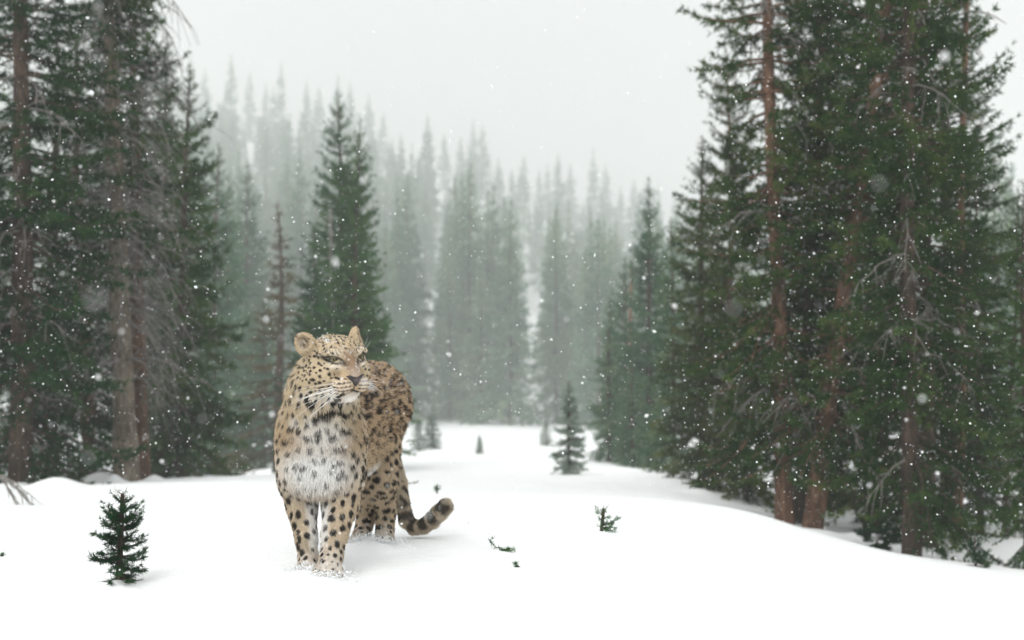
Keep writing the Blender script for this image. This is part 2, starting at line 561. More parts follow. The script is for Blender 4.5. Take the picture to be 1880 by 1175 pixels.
        deadm = tubes(paths, rads, 3)
    return trunk, crown, deadm


def tri(V):
    return np.arange(len(V)).reshape(-1, 3)


PROTO = {}


def make_proto(key, needle, bark, **kw):
    (tv, tq), cv, dm = conifer(**kw)
    PROTO[key] = dict(trunk=mesh_from('trunk', tv, tq, M[bark], True), crown=mesh_from('crown', cv, tri(cv), M[needle]),
                      dead=mesh_from('dead_branches', dm[0], dm[1], M['dead_wood'], True) if dm else None, H=kw['H'])


def cone(p=0.9, tip=0.02, full=0.0):
    return lambda f: tip + (1 - tip) * np.clip((1 - f) / (1 - full), 0, 1) ** p if f > full else 0.85 + 0.15 * f / max(full, .01)


def column(f):                                  # tall old spruce: wide below, long narrow upper crown
    return 0.10 + 0.9 * min(1, (1 - f) * 1.7) ** 0.75


make_proto('old_pale', 'needle_dark', 'bark_tan', seed=11, H=10.6, Rad=1.25, z0=3.1, nb=190, prof=column, trunk_r=0.15, droop=0.42, up=0.42,
           gaps=0.34, dead=190, dead_range=(0.12, 0.66), dead_len=1.25, sector=[(PI, 1.25, 0.25, 0.52, 0.45)], hang=0.35)
make_proto('old_dense', 'needle_dark', 'bark_dark', seed=12, H=9.5, Rad=1.25, z0=0.35, nb=270, prof=column, trunk_r=0.13, droop=0.45, up=0.35, gaps=0.22, dead=26,
           dead_range=(0.05, 0.5), hang=0.4)
make_proto('old_red', 'needle_olive', 'bark_red', seed=13, H=10.2, Rad=1.0, z0=0.9, nb=300, prof=column, trunk_r=0.095, droop=0.45, up=0.36, gaps=0.28, dead=30,
           dead_range=(0.1, 0.6), hang=0.35)
make_proto('old_olive', 'needle_olive', 'bark_dark', seed=14, H=10.6, Rad=1.1, z0=0.45, nb=310, prof=column, trunk_r=0.105, droop=0.40, up=0.36, gaps=0.24, dead=22,
           dead_range=(0.08, 0.55), hang=0.4)
make_proto('mid_wide', 'needle_green', 'bark_dark', seed=21, H=6.0, Rad=1.3, z0=0.30, nb=320, prof=cone(0.8), trunk_r=0.10, droop=0.40, up=0.30, gaps=0.20, k=5, clump_sp=0.09,
           twig_sp=0.10, nl=0.10, nw=0.022)
make_proto('mid_tall', 'needle_green', 'bark_dark', seed=22, H=8.0, Rad=1.35, z0=0.35, nb=520, prof=cone(0.7), trunk_r=0.11, droop=0.42, up=0.34, gaps=0.26, k=5, clump_sp=0.10,
           twig_sp=0.11, nl=0.11, nw=0.024)
make_proto('mid_sparse', 'needle_brown', 'bark_dark', seed=23, H=6.0, Rad=1.0, z0=0.3, nb=150, prof=cone(1.0), trunk_r=0.07, droop=0.35, up=0.25, gaps=0.35, k=5, clump_sp=0.10,
           twig_sp=0.11, nl=0.10, nw=0.02)
make_proto('small', 'needle_green', 'bark_dark', seed=24, H=1.4, Rad=0.30, z0=0.03, nb=260, prof=cone(0.8, 0.05), trunk_r=0.03, droop=0.25, up=0.22, gaps=0.25, k=6, clump_sp=0.035,
           twig_sp=0.045, nl=0.048, nw=0.012, limb_r=0.006, wob=0.02)
far_keys = []
for i in range(9):
    g_ = np.random.default_rng(300 + i)
    kk = 'far%d' % i
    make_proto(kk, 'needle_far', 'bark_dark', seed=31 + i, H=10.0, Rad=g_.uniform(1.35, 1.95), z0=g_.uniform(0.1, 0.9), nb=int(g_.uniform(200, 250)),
               prof=cone(g_.uniform(0.85, 1.1), 0.02, g_.uniform(0.05, 0.2)), trunk_r=0.11,
               droop=g_.uniform(0.35, 0.6), up=0.25, gaps=g_.uniform(0.10, 0.30), k=4, clump_sp=0.20, twig_sp=0.24, nl=0.24, nw=0.065,
               mesh_limbs=False, sides=5, twig_len=0.38, hang=0.35, wob=0.03)
    far_keys.append(kk)


def put_tree(key, px, d, label, top=None, H=None, lean=0.0, back=0.0, rz=0.0, wide=1.0, cat='tree', group=None, dead=True, name='spruce_tree', one_mesh=False, loc=None,
             needle=None, bark=None, sink=0.0):
    pr = PROTO[key]
    b = loc if loc is not None else spot(px, d)
    if top is not None:
        H = P(px, top, d)[2] - b.z
    s = H / pr['H']
    root = empty(name, (b.x, b.y, b.z - sink), (R(back), R(lean), 0), (s * wide, s * wide, s))
    tag(root, label, cat, group)
    for part in ('trunk', 'crown', 'dead'):
        if pr[part] is None or (part == 'dead' and not dead): continue
        o = obj('dead_branches' if part == 'dead' else part, pr[part], root)
        o.rotation_euler = (0, 0, rz)
        if part == 'dead': o['kind'] = 'stuff'
        if part == 'crown' and needle:
            o.material_slots[0].link = 'OBJECT'; o.material_slots[0].material = M[needle]
        if part == 'trunk' and bark:
            o.material_slots[0].link = 'OBJECT'; o.material_slots[0].material = M[bark]
    return root


# -- left edge of the clearing
put_tree('old_pale', 237, 14.0, 'tall old spruce with pale tan trunk and a grey tangle of dead branches', H=10.6, lean=-3.0, rz=0.3, wide=0.92)
put_tree('old_pale', 264, 14.7, 'spruce with a thin reddish trunk close behind the pale tan trunk', H=9.6, lean=-2.0, rz=2.4, wide=0.72, bark='bark_red')
put_tree('old_dense', 168, 15.2, 'spruce with reddish brown trunk between two snow lumps left of the pale trunk', H=6.4, lean=-2.5, rz=1.0, bark='bark_red', needle='needle_dark')
put_tree('old_dense', 45, 12.2, 'dark dense spruce on the left border whose low boughs touch the snow', H=9.2, lean=-1.0, rz=2.2)
put_tree('old_dense', -95, 13.0, 'dark spruce at the very left border, mostly cut off by it', H=9.6, rz=4.0)
put_tree('old_dense', 95, 17.5, 'shaded spruce standing behind the dark spruce of the left border', H=7.4, rz=5.2, wide=1.3)
put_tree('mid_wide', 338, 18.5, 'dark green spruce with a full skirt right of the pale tan trunk', top=120, rz=0.5, wide=0.82, needle='needle_dark')
put_tree('mid_tall', 300, 23.0, 'dark spruce half hidden behind the pale trunk and its full skirted neighbour', top=60, rz=2.5, wide=0.8, needle='needle_dark')
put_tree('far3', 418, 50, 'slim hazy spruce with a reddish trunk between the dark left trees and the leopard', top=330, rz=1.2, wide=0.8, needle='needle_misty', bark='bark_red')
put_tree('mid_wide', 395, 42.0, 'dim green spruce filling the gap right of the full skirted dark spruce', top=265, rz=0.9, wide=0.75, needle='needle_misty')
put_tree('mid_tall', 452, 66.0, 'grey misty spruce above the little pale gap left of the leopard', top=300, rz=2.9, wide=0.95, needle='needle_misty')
# -- behind the leopard
put_tree('mid_tall', 628, 25.5, 'dark green spruce with a narrow double top rising behind the leopard', top=168, rz=0.8, wide=0.88, lean=-0.6)
put_tree('mid_tall', 655, 25.2, 'second leader of spruce growing against the dark double topped spruce', top=218, rz=3.5, wide=0.72, lean=0.2)
put_tree('mid_wide', 652, 24.0, 'broad lower spruce directly above the leopard head', top=395, rz=2.0, wide=1.28, needle='needle_green')
put_tree('mid_wide', 578, 26.5, 'dark bushy spruce touching the left flank of the double topped spruce', top=410, rz=4.0, wide=0.85)
put_tree('mid_sparse', 512, 34.0, 'thin brownish topped spruce left of the dark spruce behind the leopard', top=372, rz=1.0, wide=1.6)
put_tree('mid_wide', 486, 44.0, 'grey green low spruce under the brownish topped one', top=545, rz=3.0, wide=1.0, needle='needle_misty')
# -- right hand group
put_tree('old_red', 1437, 12.0, 'tall spruce with straight orange brown trunk at the front of the right hand group', H=10.2, lean=-1.2, rz=0.4, wide=0.92)
put_tree('old_red', 1463, 12.5, 'slim dark trunked spruce squeezed between the orange trunk and the leaning one', H=9.4, lean=3.4, rz=2.0, wide=0.8, bark='bark_dark')
put_tree('old_red', 1488, 11.8, 'spruce with reddish trunk leaning to the right at the front of the right hand group', H=10.2, lean=8.2, rz=4.0, wide=0.95)
put_tree('old_olive', 1668, 9.9, 'thick dark spruce whose shaded trunk stands at the lip of the snow hollow', H=8.8, lean=0.2, rz=1.1, wide=0.88)
put_tree('old_olive', 1600, 13.4, 'dense spruce behind the leaning trunk in the right hand group', H=11.0, lean=0.5, rz=3.0, wide=1.0)
put_tree('old_olive', 1698, 12.2, 'dark spruce just right of and behind the thick shaded trunk', H=9.9, lean=0.4, rz=5.0, wide=0.85)
put_tree('old_dense', 1735, 14.6, 'spruce with a bare lower trunk deep in the shaded snow hollow', H=8.0, lean=0.8, rz=0.2, needle='needle_olive')
put_tree('old_olive', 1530, 16.2, 'spruce at the back of the right hand group behind the orange trunk', H=12.0, rz=2.7, wide=0.9)
put_tree('old_olive', 1795, 13.4, 'thin dark spruce at the right end of the hollow', H=4.6, rz=4.4, wide=0.9, bark='bark_dark')
put_tree('old_olive', 1838, 13.0, 'slanting thin trunked spruce near the right border of the hollow', H=4.0, rz=0.9, lean=3.5, wide=0.9)
put_tree('old_dense', 1880, 8.9, 'dark spruce with bare clawing branches cut by the right border', top=330, rz=0.0, wide=0.75, needle='needle_dark')
# -- right middle distance
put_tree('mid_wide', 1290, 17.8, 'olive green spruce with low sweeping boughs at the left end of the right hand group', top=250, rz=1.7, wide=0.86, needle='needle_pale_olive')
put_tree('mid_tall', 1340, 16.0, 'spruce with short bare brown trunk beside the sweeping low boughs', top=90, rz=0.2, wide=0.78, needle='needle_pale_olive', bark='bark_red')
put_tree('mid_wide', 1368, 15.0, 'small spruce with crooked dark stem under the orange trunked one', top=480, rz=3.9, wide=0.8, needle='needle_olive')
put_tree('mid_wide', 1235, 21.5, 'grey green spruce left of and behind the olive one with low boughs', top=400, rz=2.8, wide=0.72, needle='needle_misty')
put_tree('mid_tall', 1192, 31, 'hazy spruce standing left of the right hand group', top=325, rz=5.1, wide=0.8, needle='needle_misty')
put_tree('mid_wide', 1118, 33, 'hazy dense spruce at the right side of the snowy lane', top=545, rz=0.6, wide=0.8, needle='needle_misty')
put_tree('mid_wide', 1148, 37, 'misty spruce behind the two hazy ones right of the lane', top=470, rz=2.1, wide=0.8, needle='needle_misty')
put_tree('small', 1043, 20.0, 'small lone spruce standing in the open snow lane', top=698, rz=0.8, needle='needle_haze_white')


# dead standing trunk, seen as a pale pinkish pole
def dead_pole(px, d, top, label, r=0.09, lean=0.0, bark='bark_red'):
    b = spot(px, d)
    H = P(px, top, d)[2] - b.z
    g = np.random.default_rng(int(px))
    z = np.linspace(-0.3, H, 14)
    pts = np.stack([0.03 * np.sin(z * 1.3), 0.03 * np.cos(z), z], -1)
    root = empty('dead_tree', b, (0, R(lean), 0)); tag(root, label, 'dead tree')
    v, q = tubes([pts], [r * (1 - 0.55 * np.clip(z / H, 0, 1))], 8)
    obj('trunk', mesh_from('trunk', v, q, M[bark], True), root)
    paths, rads = [], []
    for i in range(26):
        zz = g.uniform(0.25, 0.98) * H; a = g.uniform(0, 2 * PI); l = g.uniform(0.15, 0.55) * (H / 5)
        s = np.linspace(0, 1, 5)
        paths.append(np.array([0, 0, zz]) + np.stack([math.cos(a) * l * s, math.sin(a) * l * s, l * (0.1 * s - 0.5 * s ** 2)], -1)); rads.append(0.016 * (1 - 0.8 * s))
    v, q = tubes(paths, rads, 4)
    obj('dead_branches', mesh_from('dead_branches', v, q, M['dead_wood'], True), root)['kind'] = 'stuff'


dead_pole(1158, 35, 478, 'dead pinkish bare trunk standing among the hazy spruces right of the lane', 0.085)
put_tree('mid_wide', 1160, 30, 'low hazy spruce hiding the foot of the pinkish bare trunk', top=655, rz=1.3, wide=1.1, needle='needle_misty')
dead_pole(1752, 12.6, -90, 'thin bare snag leaning above the crowns on the right', 0.06, 1.6)
dead_pole(628, 25.0, 385, 'pale bare leaning trunk showing through the dark spruce behind the leopard', 0.05, -3.0, 'dead_wood')

# -- hazy spruces beyond the right hand group
for px, d, top, rz in [(1830, 52, 240, 0.2), (1800, 58, 345, 1.9), (1862, 60, 300, 3.0), (1770, 62, 420, 4.1), (1905, 55, 265, 5.0)]:
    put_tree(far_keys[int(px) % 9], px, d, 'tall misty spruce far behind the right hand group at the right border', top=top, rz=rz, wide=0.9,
             group='misty spruces beside the right border')

# ------------------------------------------------------------------ the forest on the slope
g = np.random.default_rng(77)
ridge_line = [(-120, 70), (300, 120), (345, 95), (372, 125), (420, 100), (455, 130), (485, 150), (513, 112), (560, 148), (583, 160), (618, 138), (640, 150), (675, 172), (702, 205), (735, 245), (755, 265),
              (785, 212), (815, 245), (845, 250), (868, 222), (886, 228), (915, 290), (940, 310), (962, 282), (990, 310), (1005, 300), (1025, 282), (1048, 300), (1090, 272), (1112, 300),
              (1140, 340), (1165, 330), (1185, 345), (1210, 338), (1240, 352), (1262, 360), (1300, 350), (1355, 380)]
taken = []


def zone(px):
    for lim, txt in ((470, 'beside the dark left hand trees'), (575, 'left of the dark double topped spruce'), (740, 'behind the dark double topped spruce'), (905, 'right of the leopard'),
                     (1010, 'above the open snow lane'), (1110, 'above the small lone spruce'), (9999, 'beside the right hand group')):
        if px < lim: return txt


for i, (px, top) in enumerate(ridge_line):
    d = g.uniform(310, 400)
    b = spot(px, d)
    H = P(px, top, d)[2] - b.z
    if H < 15:
        d = 240.0; b = spot(px, d); H = P(px, top, d)[2] - b.z
    H = max(11.0, H)
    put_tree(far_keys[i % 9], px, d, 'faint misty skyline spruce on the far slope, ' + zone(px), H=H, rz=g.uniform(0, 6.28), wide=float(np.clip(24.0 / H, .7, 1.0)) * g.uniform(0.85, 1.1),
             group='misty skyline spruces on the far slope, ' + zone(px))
    taken.append((b.x, b.y))
for px, d, top, lab in [(862, 78, 300, 'tallest misty spruce at the foot of the forest right of the leopard'), (905, 84, 340, 'misty spruce just left of the snow lane mouth'),
                        (938, 80, 420, 'shorter misty spruce at the left lip of the snow lane'), (1022, 76, 430, 'misty spruce directly behind the small lone spruce'),
                        (1098, 62, 400, 'misty grey spruce standing between lane and dark right hand trees'), (1075, 70, 455, 'short misty spruce crowding the right lip of the snow lane'),
                        (835, 90, 330, 'slim misty spruce bordering the pale gap right of the leopard'), (748, 82, 320, 'misty spruce partly hidden behind the leopard rump')]:
    d *= 1.5
    put_tree(far_keys[px % 9], px, d, lab, top=top, rz=px * 1.7, wide=0.85)
    b = spot(px, d); taken.append((b.x, b.y))
BANDS = [(100, 140, 54, 23.0, 'hazy front row forest spruce', 'front row of the hazy forest'),
         (145, 195, 84, 23.0, 'misty spruce midway up the slope', 'middle rows of the misty forest'),
         (190, 370, 88, 22.0, 'pale misty spruce high on the slope', 'upper rows of the misty forest')]
for d0, d1, n, hm_, lab, grp in BANDS:
    tries = 0
    k = 0
    while k < n and tries < 6000:
        tries += 1
        d = math.sqrt(g.uniform(d0 ** 2, d1 ** 2))
        px = g.uniform(330, 1320)
        w_ = 3600 / d
        if d < 205 and (abs(px - 792) < w_ or abs(px - 979) < w_ or (d < 150 and abs(px - 1052) < 26)): continue
        b = spot(px, d)
        sp = 2.2 if d < 125 else 3.0
        if any((b.x - x) ** 2 + (b.y - y) ** 2 < sp * sp for x, y in taken): continue
        # the crown must stay under the skyline
        sky_py = np.interp(px, [p for p, _ in ridge_line], [t for _, t in ridge_line]) + g.uniform(18, 120)
        Hm = P(px, sky_py, d)[2] - b.z
        H = min(hm_ * g.uniform(0.6, 1.25), max(7.0, Hm))
        taken.append((b.x, b.y))
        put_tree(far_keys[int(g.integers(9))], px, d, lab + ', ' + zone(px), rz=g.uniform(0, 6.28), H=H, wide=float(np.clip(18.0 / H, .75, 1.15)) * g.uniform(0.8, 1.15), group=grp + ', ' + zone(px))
        k += 1
# the trees hidden in and beyond the wood read as one mass
far_wood_v = []
for px, d in zip(g.uniform(-500, 2500, 420), np.sqrt(g.uniform(90 ** 2, 370 ** 2, 420))):
    if 330 < px < 1320: d = max(d, 240)
    b = spot(px, d)
    if any((b.x - x) ** 2 + (b.y - y) ** 2 < 2.2 for x, y in taken): continue
    H = g.uniform(12, 22)
    if 330 < px < 1900:
        sky_py = np.interp(px, [p for p, _ in ridge_line], [t for _, t in ridge_line]) + g.uniform(25, 90)
        H = min(H, P(px, sky_py, d)[2] - b.z)
        if H < 6: continue
    n = 900
    u = g.uniform(0, 1, n) ** 1.4
    az = g.uniform(0, 2 * PI, n)
    rr = (0.06 + 0.17 * (1 - u)) * H * 0.62 * np.sqrt(g.uniform(0.1, 1, n))
    pos = np.stack([b.x + rr * np.cos(az), b.y + rr * np.sin(az), b.z + 0.4 + u * (H - 0.4)], -1)
    dr = unit(np.stack([np.cos(az), np.sin(az), -0.35 + 0.8 * u], -1))
    far_wood_v.append(needles(g, pos, dr, 1.0, 0.27, 1, 0.35))
fw = np.concatenate(far_wood_v)
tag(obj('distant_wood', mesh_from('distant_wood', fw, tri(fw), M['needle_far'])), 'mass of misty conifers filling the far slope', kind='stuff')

# bushes at the foot of the forest
for px, d, top, lab in [(880, 38, 798, 'faint little conifer bush in the snow below the forest'), (1003, 55, 765, 'tiny misty fir at the mouth of the snow lane'),
                        (795, 50, 745, 'misty low bush beside the pale gap in the forest'), (768, 46, 765, 'misty low bush just right of the leopard back')]:
    put_tree('small', px, d, lab, top=top, rz=px, wide=1.3, cat='bush', name='conifer_bush', needle='needle_haze_white')

# ------------------------------------------------------------------ the leopard: one continuous body grown from a distance field
LEO = Vector((-0.69, 4.42, 0.0)); LEO.z = 0.0
PR = []          # primitives: kind, a, b, ra, rb, k, group, flow


def rc(a, b, ra, rb, k, grp, flow=None):
    a, b = np.array(a, float), np.array(b, float)
    PR.append(dict(t='c', a=a, b=b, ra=ra, rb=rb, k=k, g=grp, f=unit(b - a) if flow is None else unit(np.array(flow, float))))


def el(c, r, ax, k, grp, flow, sub=False):
    PR.append(dict(t='e', c=np.array(c, float), r=np.array(r, float), ax=np.array(ax, float), k=k, g=grp, f=unit(np.array(flow, float)), sub=sub))


BACK = unit(P(690, 700, 4.95) - P(600, 700, 4.15)); BACK[2] = 0; BACK = unit(BACK)
DOWN = np.array([0, 0, -1.0])
IDENT = np.eye(3)
BX = np.stack([np.cross(BACK, [0, 0, 1.0]), BACK, [0, 0, 1.0]])       # body frame: side, along, up
# trunk of the body
rc(P(591, 790, 4.27), P(627, 752, 4.55), .140, .163, .05, 'torso', BACK)
rc(P(627, 752, 4.55), P(679, 738, 4.86), .163, .164, .05, 'torso', BACK)
el(P(691, 748, 4.88), (.136, .15, .172), BX, .05, 'torso', BACK + DOWN * .6)
rc(P(606, 838, 4.35), P(662, 815, 4.78), .120, .118, .06, 'belly', BACK)
el(P(587, 812, 4.20), (.140, .10, .155), BX, .05, 'chest', DOWN)
el(P(587, 872, 4.20), (.120, .085, .085), BX, .05, 'chest', DOWN)
# neck, thick and rising to the head
rc(P(587, 770, 4.24), P(598, 700, 4.14), .130, .102, .06, 'neck', DOWN + BACK * .2)
el(P(585, 730, 4.17), (.106, .11, .09), BX, .04, 'neck', DOWN)
# withers
el(P(606, 716, 4.40), (.12, .17, .10), BX, .06, 'torso', BACK)
# shoulders
el(P(539, 845, 4.24), (.055, .09, .14), BX, .045, 'fore', DOWN)
el(P(640, 838, 4.26), (.062, .10, .145), BX, .045, 'fore', DOWN)
# left front leg in the picture
rc(P(547, 880, 4.25), P(554, 925, 4.26), .066, .054, .03, 'fore')
rc(P(554, 925, 4.26), P(562, 985, 4.20), .053, .037, .02, 'fore')
rc(P(562, 985, 4.20), P(566, 1024, 4.19), .036, .033, .015, 'fore')
rc(P(566, 1022, 4.19), P(564, 1042, 4.15), .030, .031, .015, 'paw')
# right front leg in the picture
rc(P(634, 872, 4.24), P(625, 925, 4.23), .068, .060, .03, 'fore')
rc(P(625, 925, 4.23), P(615, 978, 4.16), .062, .046, .02, 'fore')
rc(P(615, 978, 4.16), P(608, 1024, 4.10), .041, .038, .015, 'fore')
rc(P(608, 1022, 4.10), P(602, 1045, 4.05), .036, .038, .015, 'paw')
# hind legs
el(P(697, 800, 4.86), (.07, .13, .15), BX, .05, 'hind', DOWN)
rc(P(697, 830, 4.83), P(703, 885, 4.76), .085, .058, .04, 'hind')
rc(P(703, 885, 4.76), P(706, 940, 4.88), .056, .041, .025, 'hind')
rc(P(708, 940, 4.88), P(706, 985, 4.80), .039, .034, .015, 'hind')
rc(P(706, 984, 4.80), P(705, 996, 4.75), .034, .036, .015, 'paw')
el(P(662, 820, 4.88), (.06, .12, .14), BX, .05, 'hind', DOWN)
rc(P(668, 840, 4.86), P(672, 890, 4.80), .080, .055, .04, 'hind')
rc(P(672, 890, 4.80), P(673, 945, 4.92), .050, .038, .025, 'hind')
rc(P(673, 945, 4.92), P(664, 985, 4.84), .037, .033, .015, 'hind')
rc(P(664, 984, 4.84), P(657, 997, 4.78), .034, .035, .015, 'paw')
# toes
for (px, py, d, w, tr_) in [(562, 1049, 4.13, .040, .0135), (599, 1054, 4.02, .050, .016), (704, 1001, 4.72, .044, .0145), (653, 1001, 4.75, .046, .0145)]:
    c0 = P(px, py, d)
    for j in range(4):
        q = (j - 1.5) / 1.5
        c = c0 + np.array([q * w * .72, .012 * q * q - .004, -.004 * abs(q)])
        rc(c + np.array([0, .035, .014]), c + np.array([q * .004, -.008, 0]), tr_ * .95, tr_, .010, 'paw', (0, -1, -.3))
# tail
tailp = [(722, 850, 4.98, .030), (733, 885, 5.02, .026), (739, 925, 5.04, .025), (746, 955, 5.04, .0255), (760, 968, 5.03, .025), (777, 966, 5.02, .0255), (793, 956, 5.01, .027),
         (806, 942, 5.0, .0285), (818, 930, 5.0, .028)]
for q0, q1 in zip(tailp[:-1], tailp[1:]):
    rc(P(*q0[:3]), P(*q1[:3]), q0[3], q1[3], .012, 'tail')

# head frame
yaw, pit, rol = R(35), R(8), R(5)
HS = 1.09
hf = np.array([math.sin(yaw) * math.cos(pit), -math.cos(yaw) * math.cos(pit), -math.sin(pit)])
hr0 = unit(np.cross(hf, [0, 0, 1.0])) * -1.0                    # towards picture right
hu0 = unit(np.cross(hr0, hf)); hu0 = hu0 * np.sign(hu0[2])
hr = hr0 * math.cos(rol) + hu0 * math.sin(rol)
hu = hu0 * math.cos(rol) - hr0 * math.sin(rol)
HAX = np.stack([hr, hf, hu])
HC = P(618, 666, 4.07)


def Hd(r, f, u):
    return HC + (hr * r + hf * f + hu * u) * HS


hb = -hf
def elh(c, r, ax, k, grp, flow, sub=False):
    el(c, np.array(r) * HS, ax, k, grp, flow, sub)


def rch(a, b, ra, rb, k, grp, flow=None):
    rc(a, b, ra * HS, rb * HS, k, grp, flow)


rc(Hd(0, -.09, -.07), P(594, 715, 4.16), .098, .108, .05, 'neck', DOWN)
elh(Hd(0, -.015, .012), (.090, .105, .078), HAX, .03, 'head', hb + hu * .2)
elh(Hd(0, .045, .035), (.055, .045, .045), HAX, .03, 'head', hb + hu * .3)
for s in (-1, 1):
    elh(Hd(s * .058, .012, -.030), (.047, .065, .050), HAX, .025, 'head', hb + hr * s * .6)        # cheekbones
    elh(Hd(s * .068, -.035, -.060), (.042, .050, .055), HAX, .03, 'head', hb + hr * s * .5 - hu * .6)   # jowl ruff
    elh(Hd(s * .046, .066, .044), (.030, .024, .015), HAX, .015, 'head', hb + hu * .3)            # brow
    elh(Hd(s * .029, .100, -.056), (.032, .038, .028), HAX, .014, 'muzzle', hb + hr * s * .8)     # whisker pads
    elh(Hd(s * .044, .072, .005), (.022, .026, .014), HAX, .014, 'head', hb + hr * s * .4)        # under the eye
rch(Hd(0, .055, .030), Hd(0, .116, -.024), .037, .028, .020, 'muzzle', hb)
elh(Hd(0, .121, -.028), (.025, .016, .014), HAX, .012, 'muzzle', hb)
rch(Hd(0, -.01, -.072), Hd(0, .060, -.088), .060, .034, .025, 'head', hb - hu * .3)
elh(Hd(0, .090, -.095), (.025, .022, .018), HAX, .012, 'chin', hb - hu * .8)
# ears: thick rounded shells with a hollow
EARS = []
for s, c, nf in [(-1, Hd(-.101, -.028, .072), unit(hf * .75 - hr * .62 + hu * .1)), (1, Hd(.083, -.025, .076), unit(hf * .62 + hr * .80 + hu * .05))]:
    up_ = unit((hu * .80 + hr * s * (.75 if s < 0 else .30)) - nf * np.dot(hu * .80 + hr * s * (.75 if s < 0 else .30), nf))
    sd_ = np.cross(up_, nf)
    eax = np.stack([sd_, nf, up_])
    EARS.append((c, eax))
    elh(c, (.030, .017, .032), eax, .012, 'ear', up_)
    elh(c - up_ * .022, (.030, .022, .026), eax, .022, 'ear', up_)
# carve: ear hollows and eye sockets
for c, eax in EARS:
    elh(c + eax[1] * .016 + eax[2] * .002, (.023, .017, .027), eax, .006, 'ear', eax[2], True)
EYES = [Hd(s * .0485, .0785, .0255) for s in (-1, 1)]
for e, s in zip(EYES, (-1, 1)):
    elh(e + hf * .007, (.0145, .014, .0052), HAX, .006, 'head', hb, True)
# mouth line
rc_m = [Hd(0, .150, -.076)]
for s in (-1, 1):
    mr = R(24)
    max_ = np.stack([hr * s * math.cos(mr) - hu * math.sin(mr), hf, hu * math.cos(mr) + hr * s * math.sin(mr)])
    elh(Hd(s * .024, .125, -.0825), (.032, .030, .0030), max_, .004, 'muzzle', hb, True)


def sdf_prim(p, X):
    if p['t'] == 'c':
        ba = p['b'] - p['a']
        t = np.clip(((X - p['a']) @ ba) / (ba @ ba), 0, 1)
        return np.linalg.norm(X - p['a'] - t[..., None] * ba, axis=-1) - (p['ra'] + (p['rb'] - p['ra']) * t)
    q = (X - p['c']) @ p['ax'].T
    k0 = np.linalg.norm(q / p['r'], axis=-1)
    k1 = np.linalg.norm(q / p['r'] ** 2, axis=-1) + 1e-9
    return k0 * (k0 - 1) / k1


VOX = 0.0045
lo_, hi_ = np.array([-1.02, 3.78, -0.04]), np.array([-0.20, 5.22, 0.98])
dims = np.ceil((hi_ - lo_) / VOX).astype(int)
F = np.full(dims, 0.5, np.float32)
for p in PR:
    if p['t'] == 'c':
        r_ = max(p['ra'], p['rb']); mn = np.minimum(p['a'], p['b']) - r_; mxx = np.maximum(p['a'], p['b']) + r_
    else:
        r_ = p['r'].max(); mn, mxx = p['c'] - r_, p['c'] + r_
    pad = p['k'] + 0.03
    i0 = np.clip(((mn - pad - lo_) / VOX).astype(int), 0, dims - 1)
    i1 = np.clip(((mxx + pad - lo_) / VOX).astype(int) + 2, 1, dims)
    gx_ = [lo_[a] + VOX * np.arange(i0[a], i1[a]) for a in range(3)]
    X = np.stack(np.meshgrid(*gx_, indexing='ij'), -1).astype(np.float32)
    D = sdf_prim(p, X).astype(np.float32)
    sl = tuple(slice(i0[a], i1[a]) for a in range(3))
    A = F[sl]; k = p['k']
    if p.get('sub'):
        D = -D
        h = np.clip(0.5 - 0.5 * (D - A) / k, 0, 1)
        F[sl] = A * h + D * (1 - h) + k * h * (1 - h)
    else:
        h = np.clip(0.5 + 0.5 * (D - A) / k, 0, 1)
        F[sl] = D * (1 - h) + A * h - k * h * (1 - h)


def surface_nets(F, lo, vox):
    S = F < 0
    c = np.zeros(np.array(F.shape) - 1, np.int8)
    offs = [(i, j, k) for i in (0, 1) for j in (0, 1) for k in (0, 1)]
    nx, ny, nz = c.shape
    for o in offs: c += S[o[0]:o[0] + nx, o[1]:o[1] + ny, o[2]:o[2] + nz]
    cells = np.argwhere((c > 0) & (c < 8))
    acc = np.zeros((len(cells), 3)); cnt = np.zeros(len(cells))
    val = {o: F[cells[:, 0] + o[0], cells[:, 1] + o[1], cells[:, 2] + o[2]].astype(float) for o in offs}
    for a in offs:
        for ax in range(3):
            if a[ax]: continue
            b = list(a); b[ax] = 1; b = tuple(b)
            va, vb = val[a], val[b]
            m = (va < 0) != (vb < 0)
            t = np.where(m, va / np.where(m, va - vb, 1), 0)
            pt = np.tile(np.array(a, float), (len(cells), 1)); pt[:, ax] += t
            acc[m] += pt[m]; cnt[m] += 1
    V = lo + vox * (cells + acc / cnt[:, None])
    idx = np.full(c.shape, -1, np.int32); idx[tuple(cells.T)] = np.arange(len(cells))
    Q = []
    for ax in range(3):
        b_, c_ = (ax + 1) % 3, (ax + 2) % 3
        sl0 = [slice(None)] * 3; sl1 = [slice(None)] * 3
        sl0[ax] = slice(0, -1); sl1[ax] = slice(1, None)
        s0, s1 = S[tuple(sl0)], S[tuple(sl1)]
        e = np.argwhere(s0 != s1)
        e = e[(e[:, b_] > 0) & (e[:, c_] > 0) & (e[:, b_] < c.shape[b_]) & (e[:, c_] < c.shape[c_])]
        flip = s0[tuple(e.T)]

        def at(db, dc):
            q = e.copy(); q[:, b_] += db; q[:, c_] += dc
            return idx[tuple(q.T)]
        q = np.stack([at(-1, -1), at(0, -1), at(0, 0), at(-1, 0)], -1)
        q[~flip] = q[~flip][:, ::-1]
        Q.append(q)
    Q = np.concatenate(Q)
    return V, Q[(Q >= 0).all(1)]


LV, LQ = surface_nets(F, lo_, VOX)
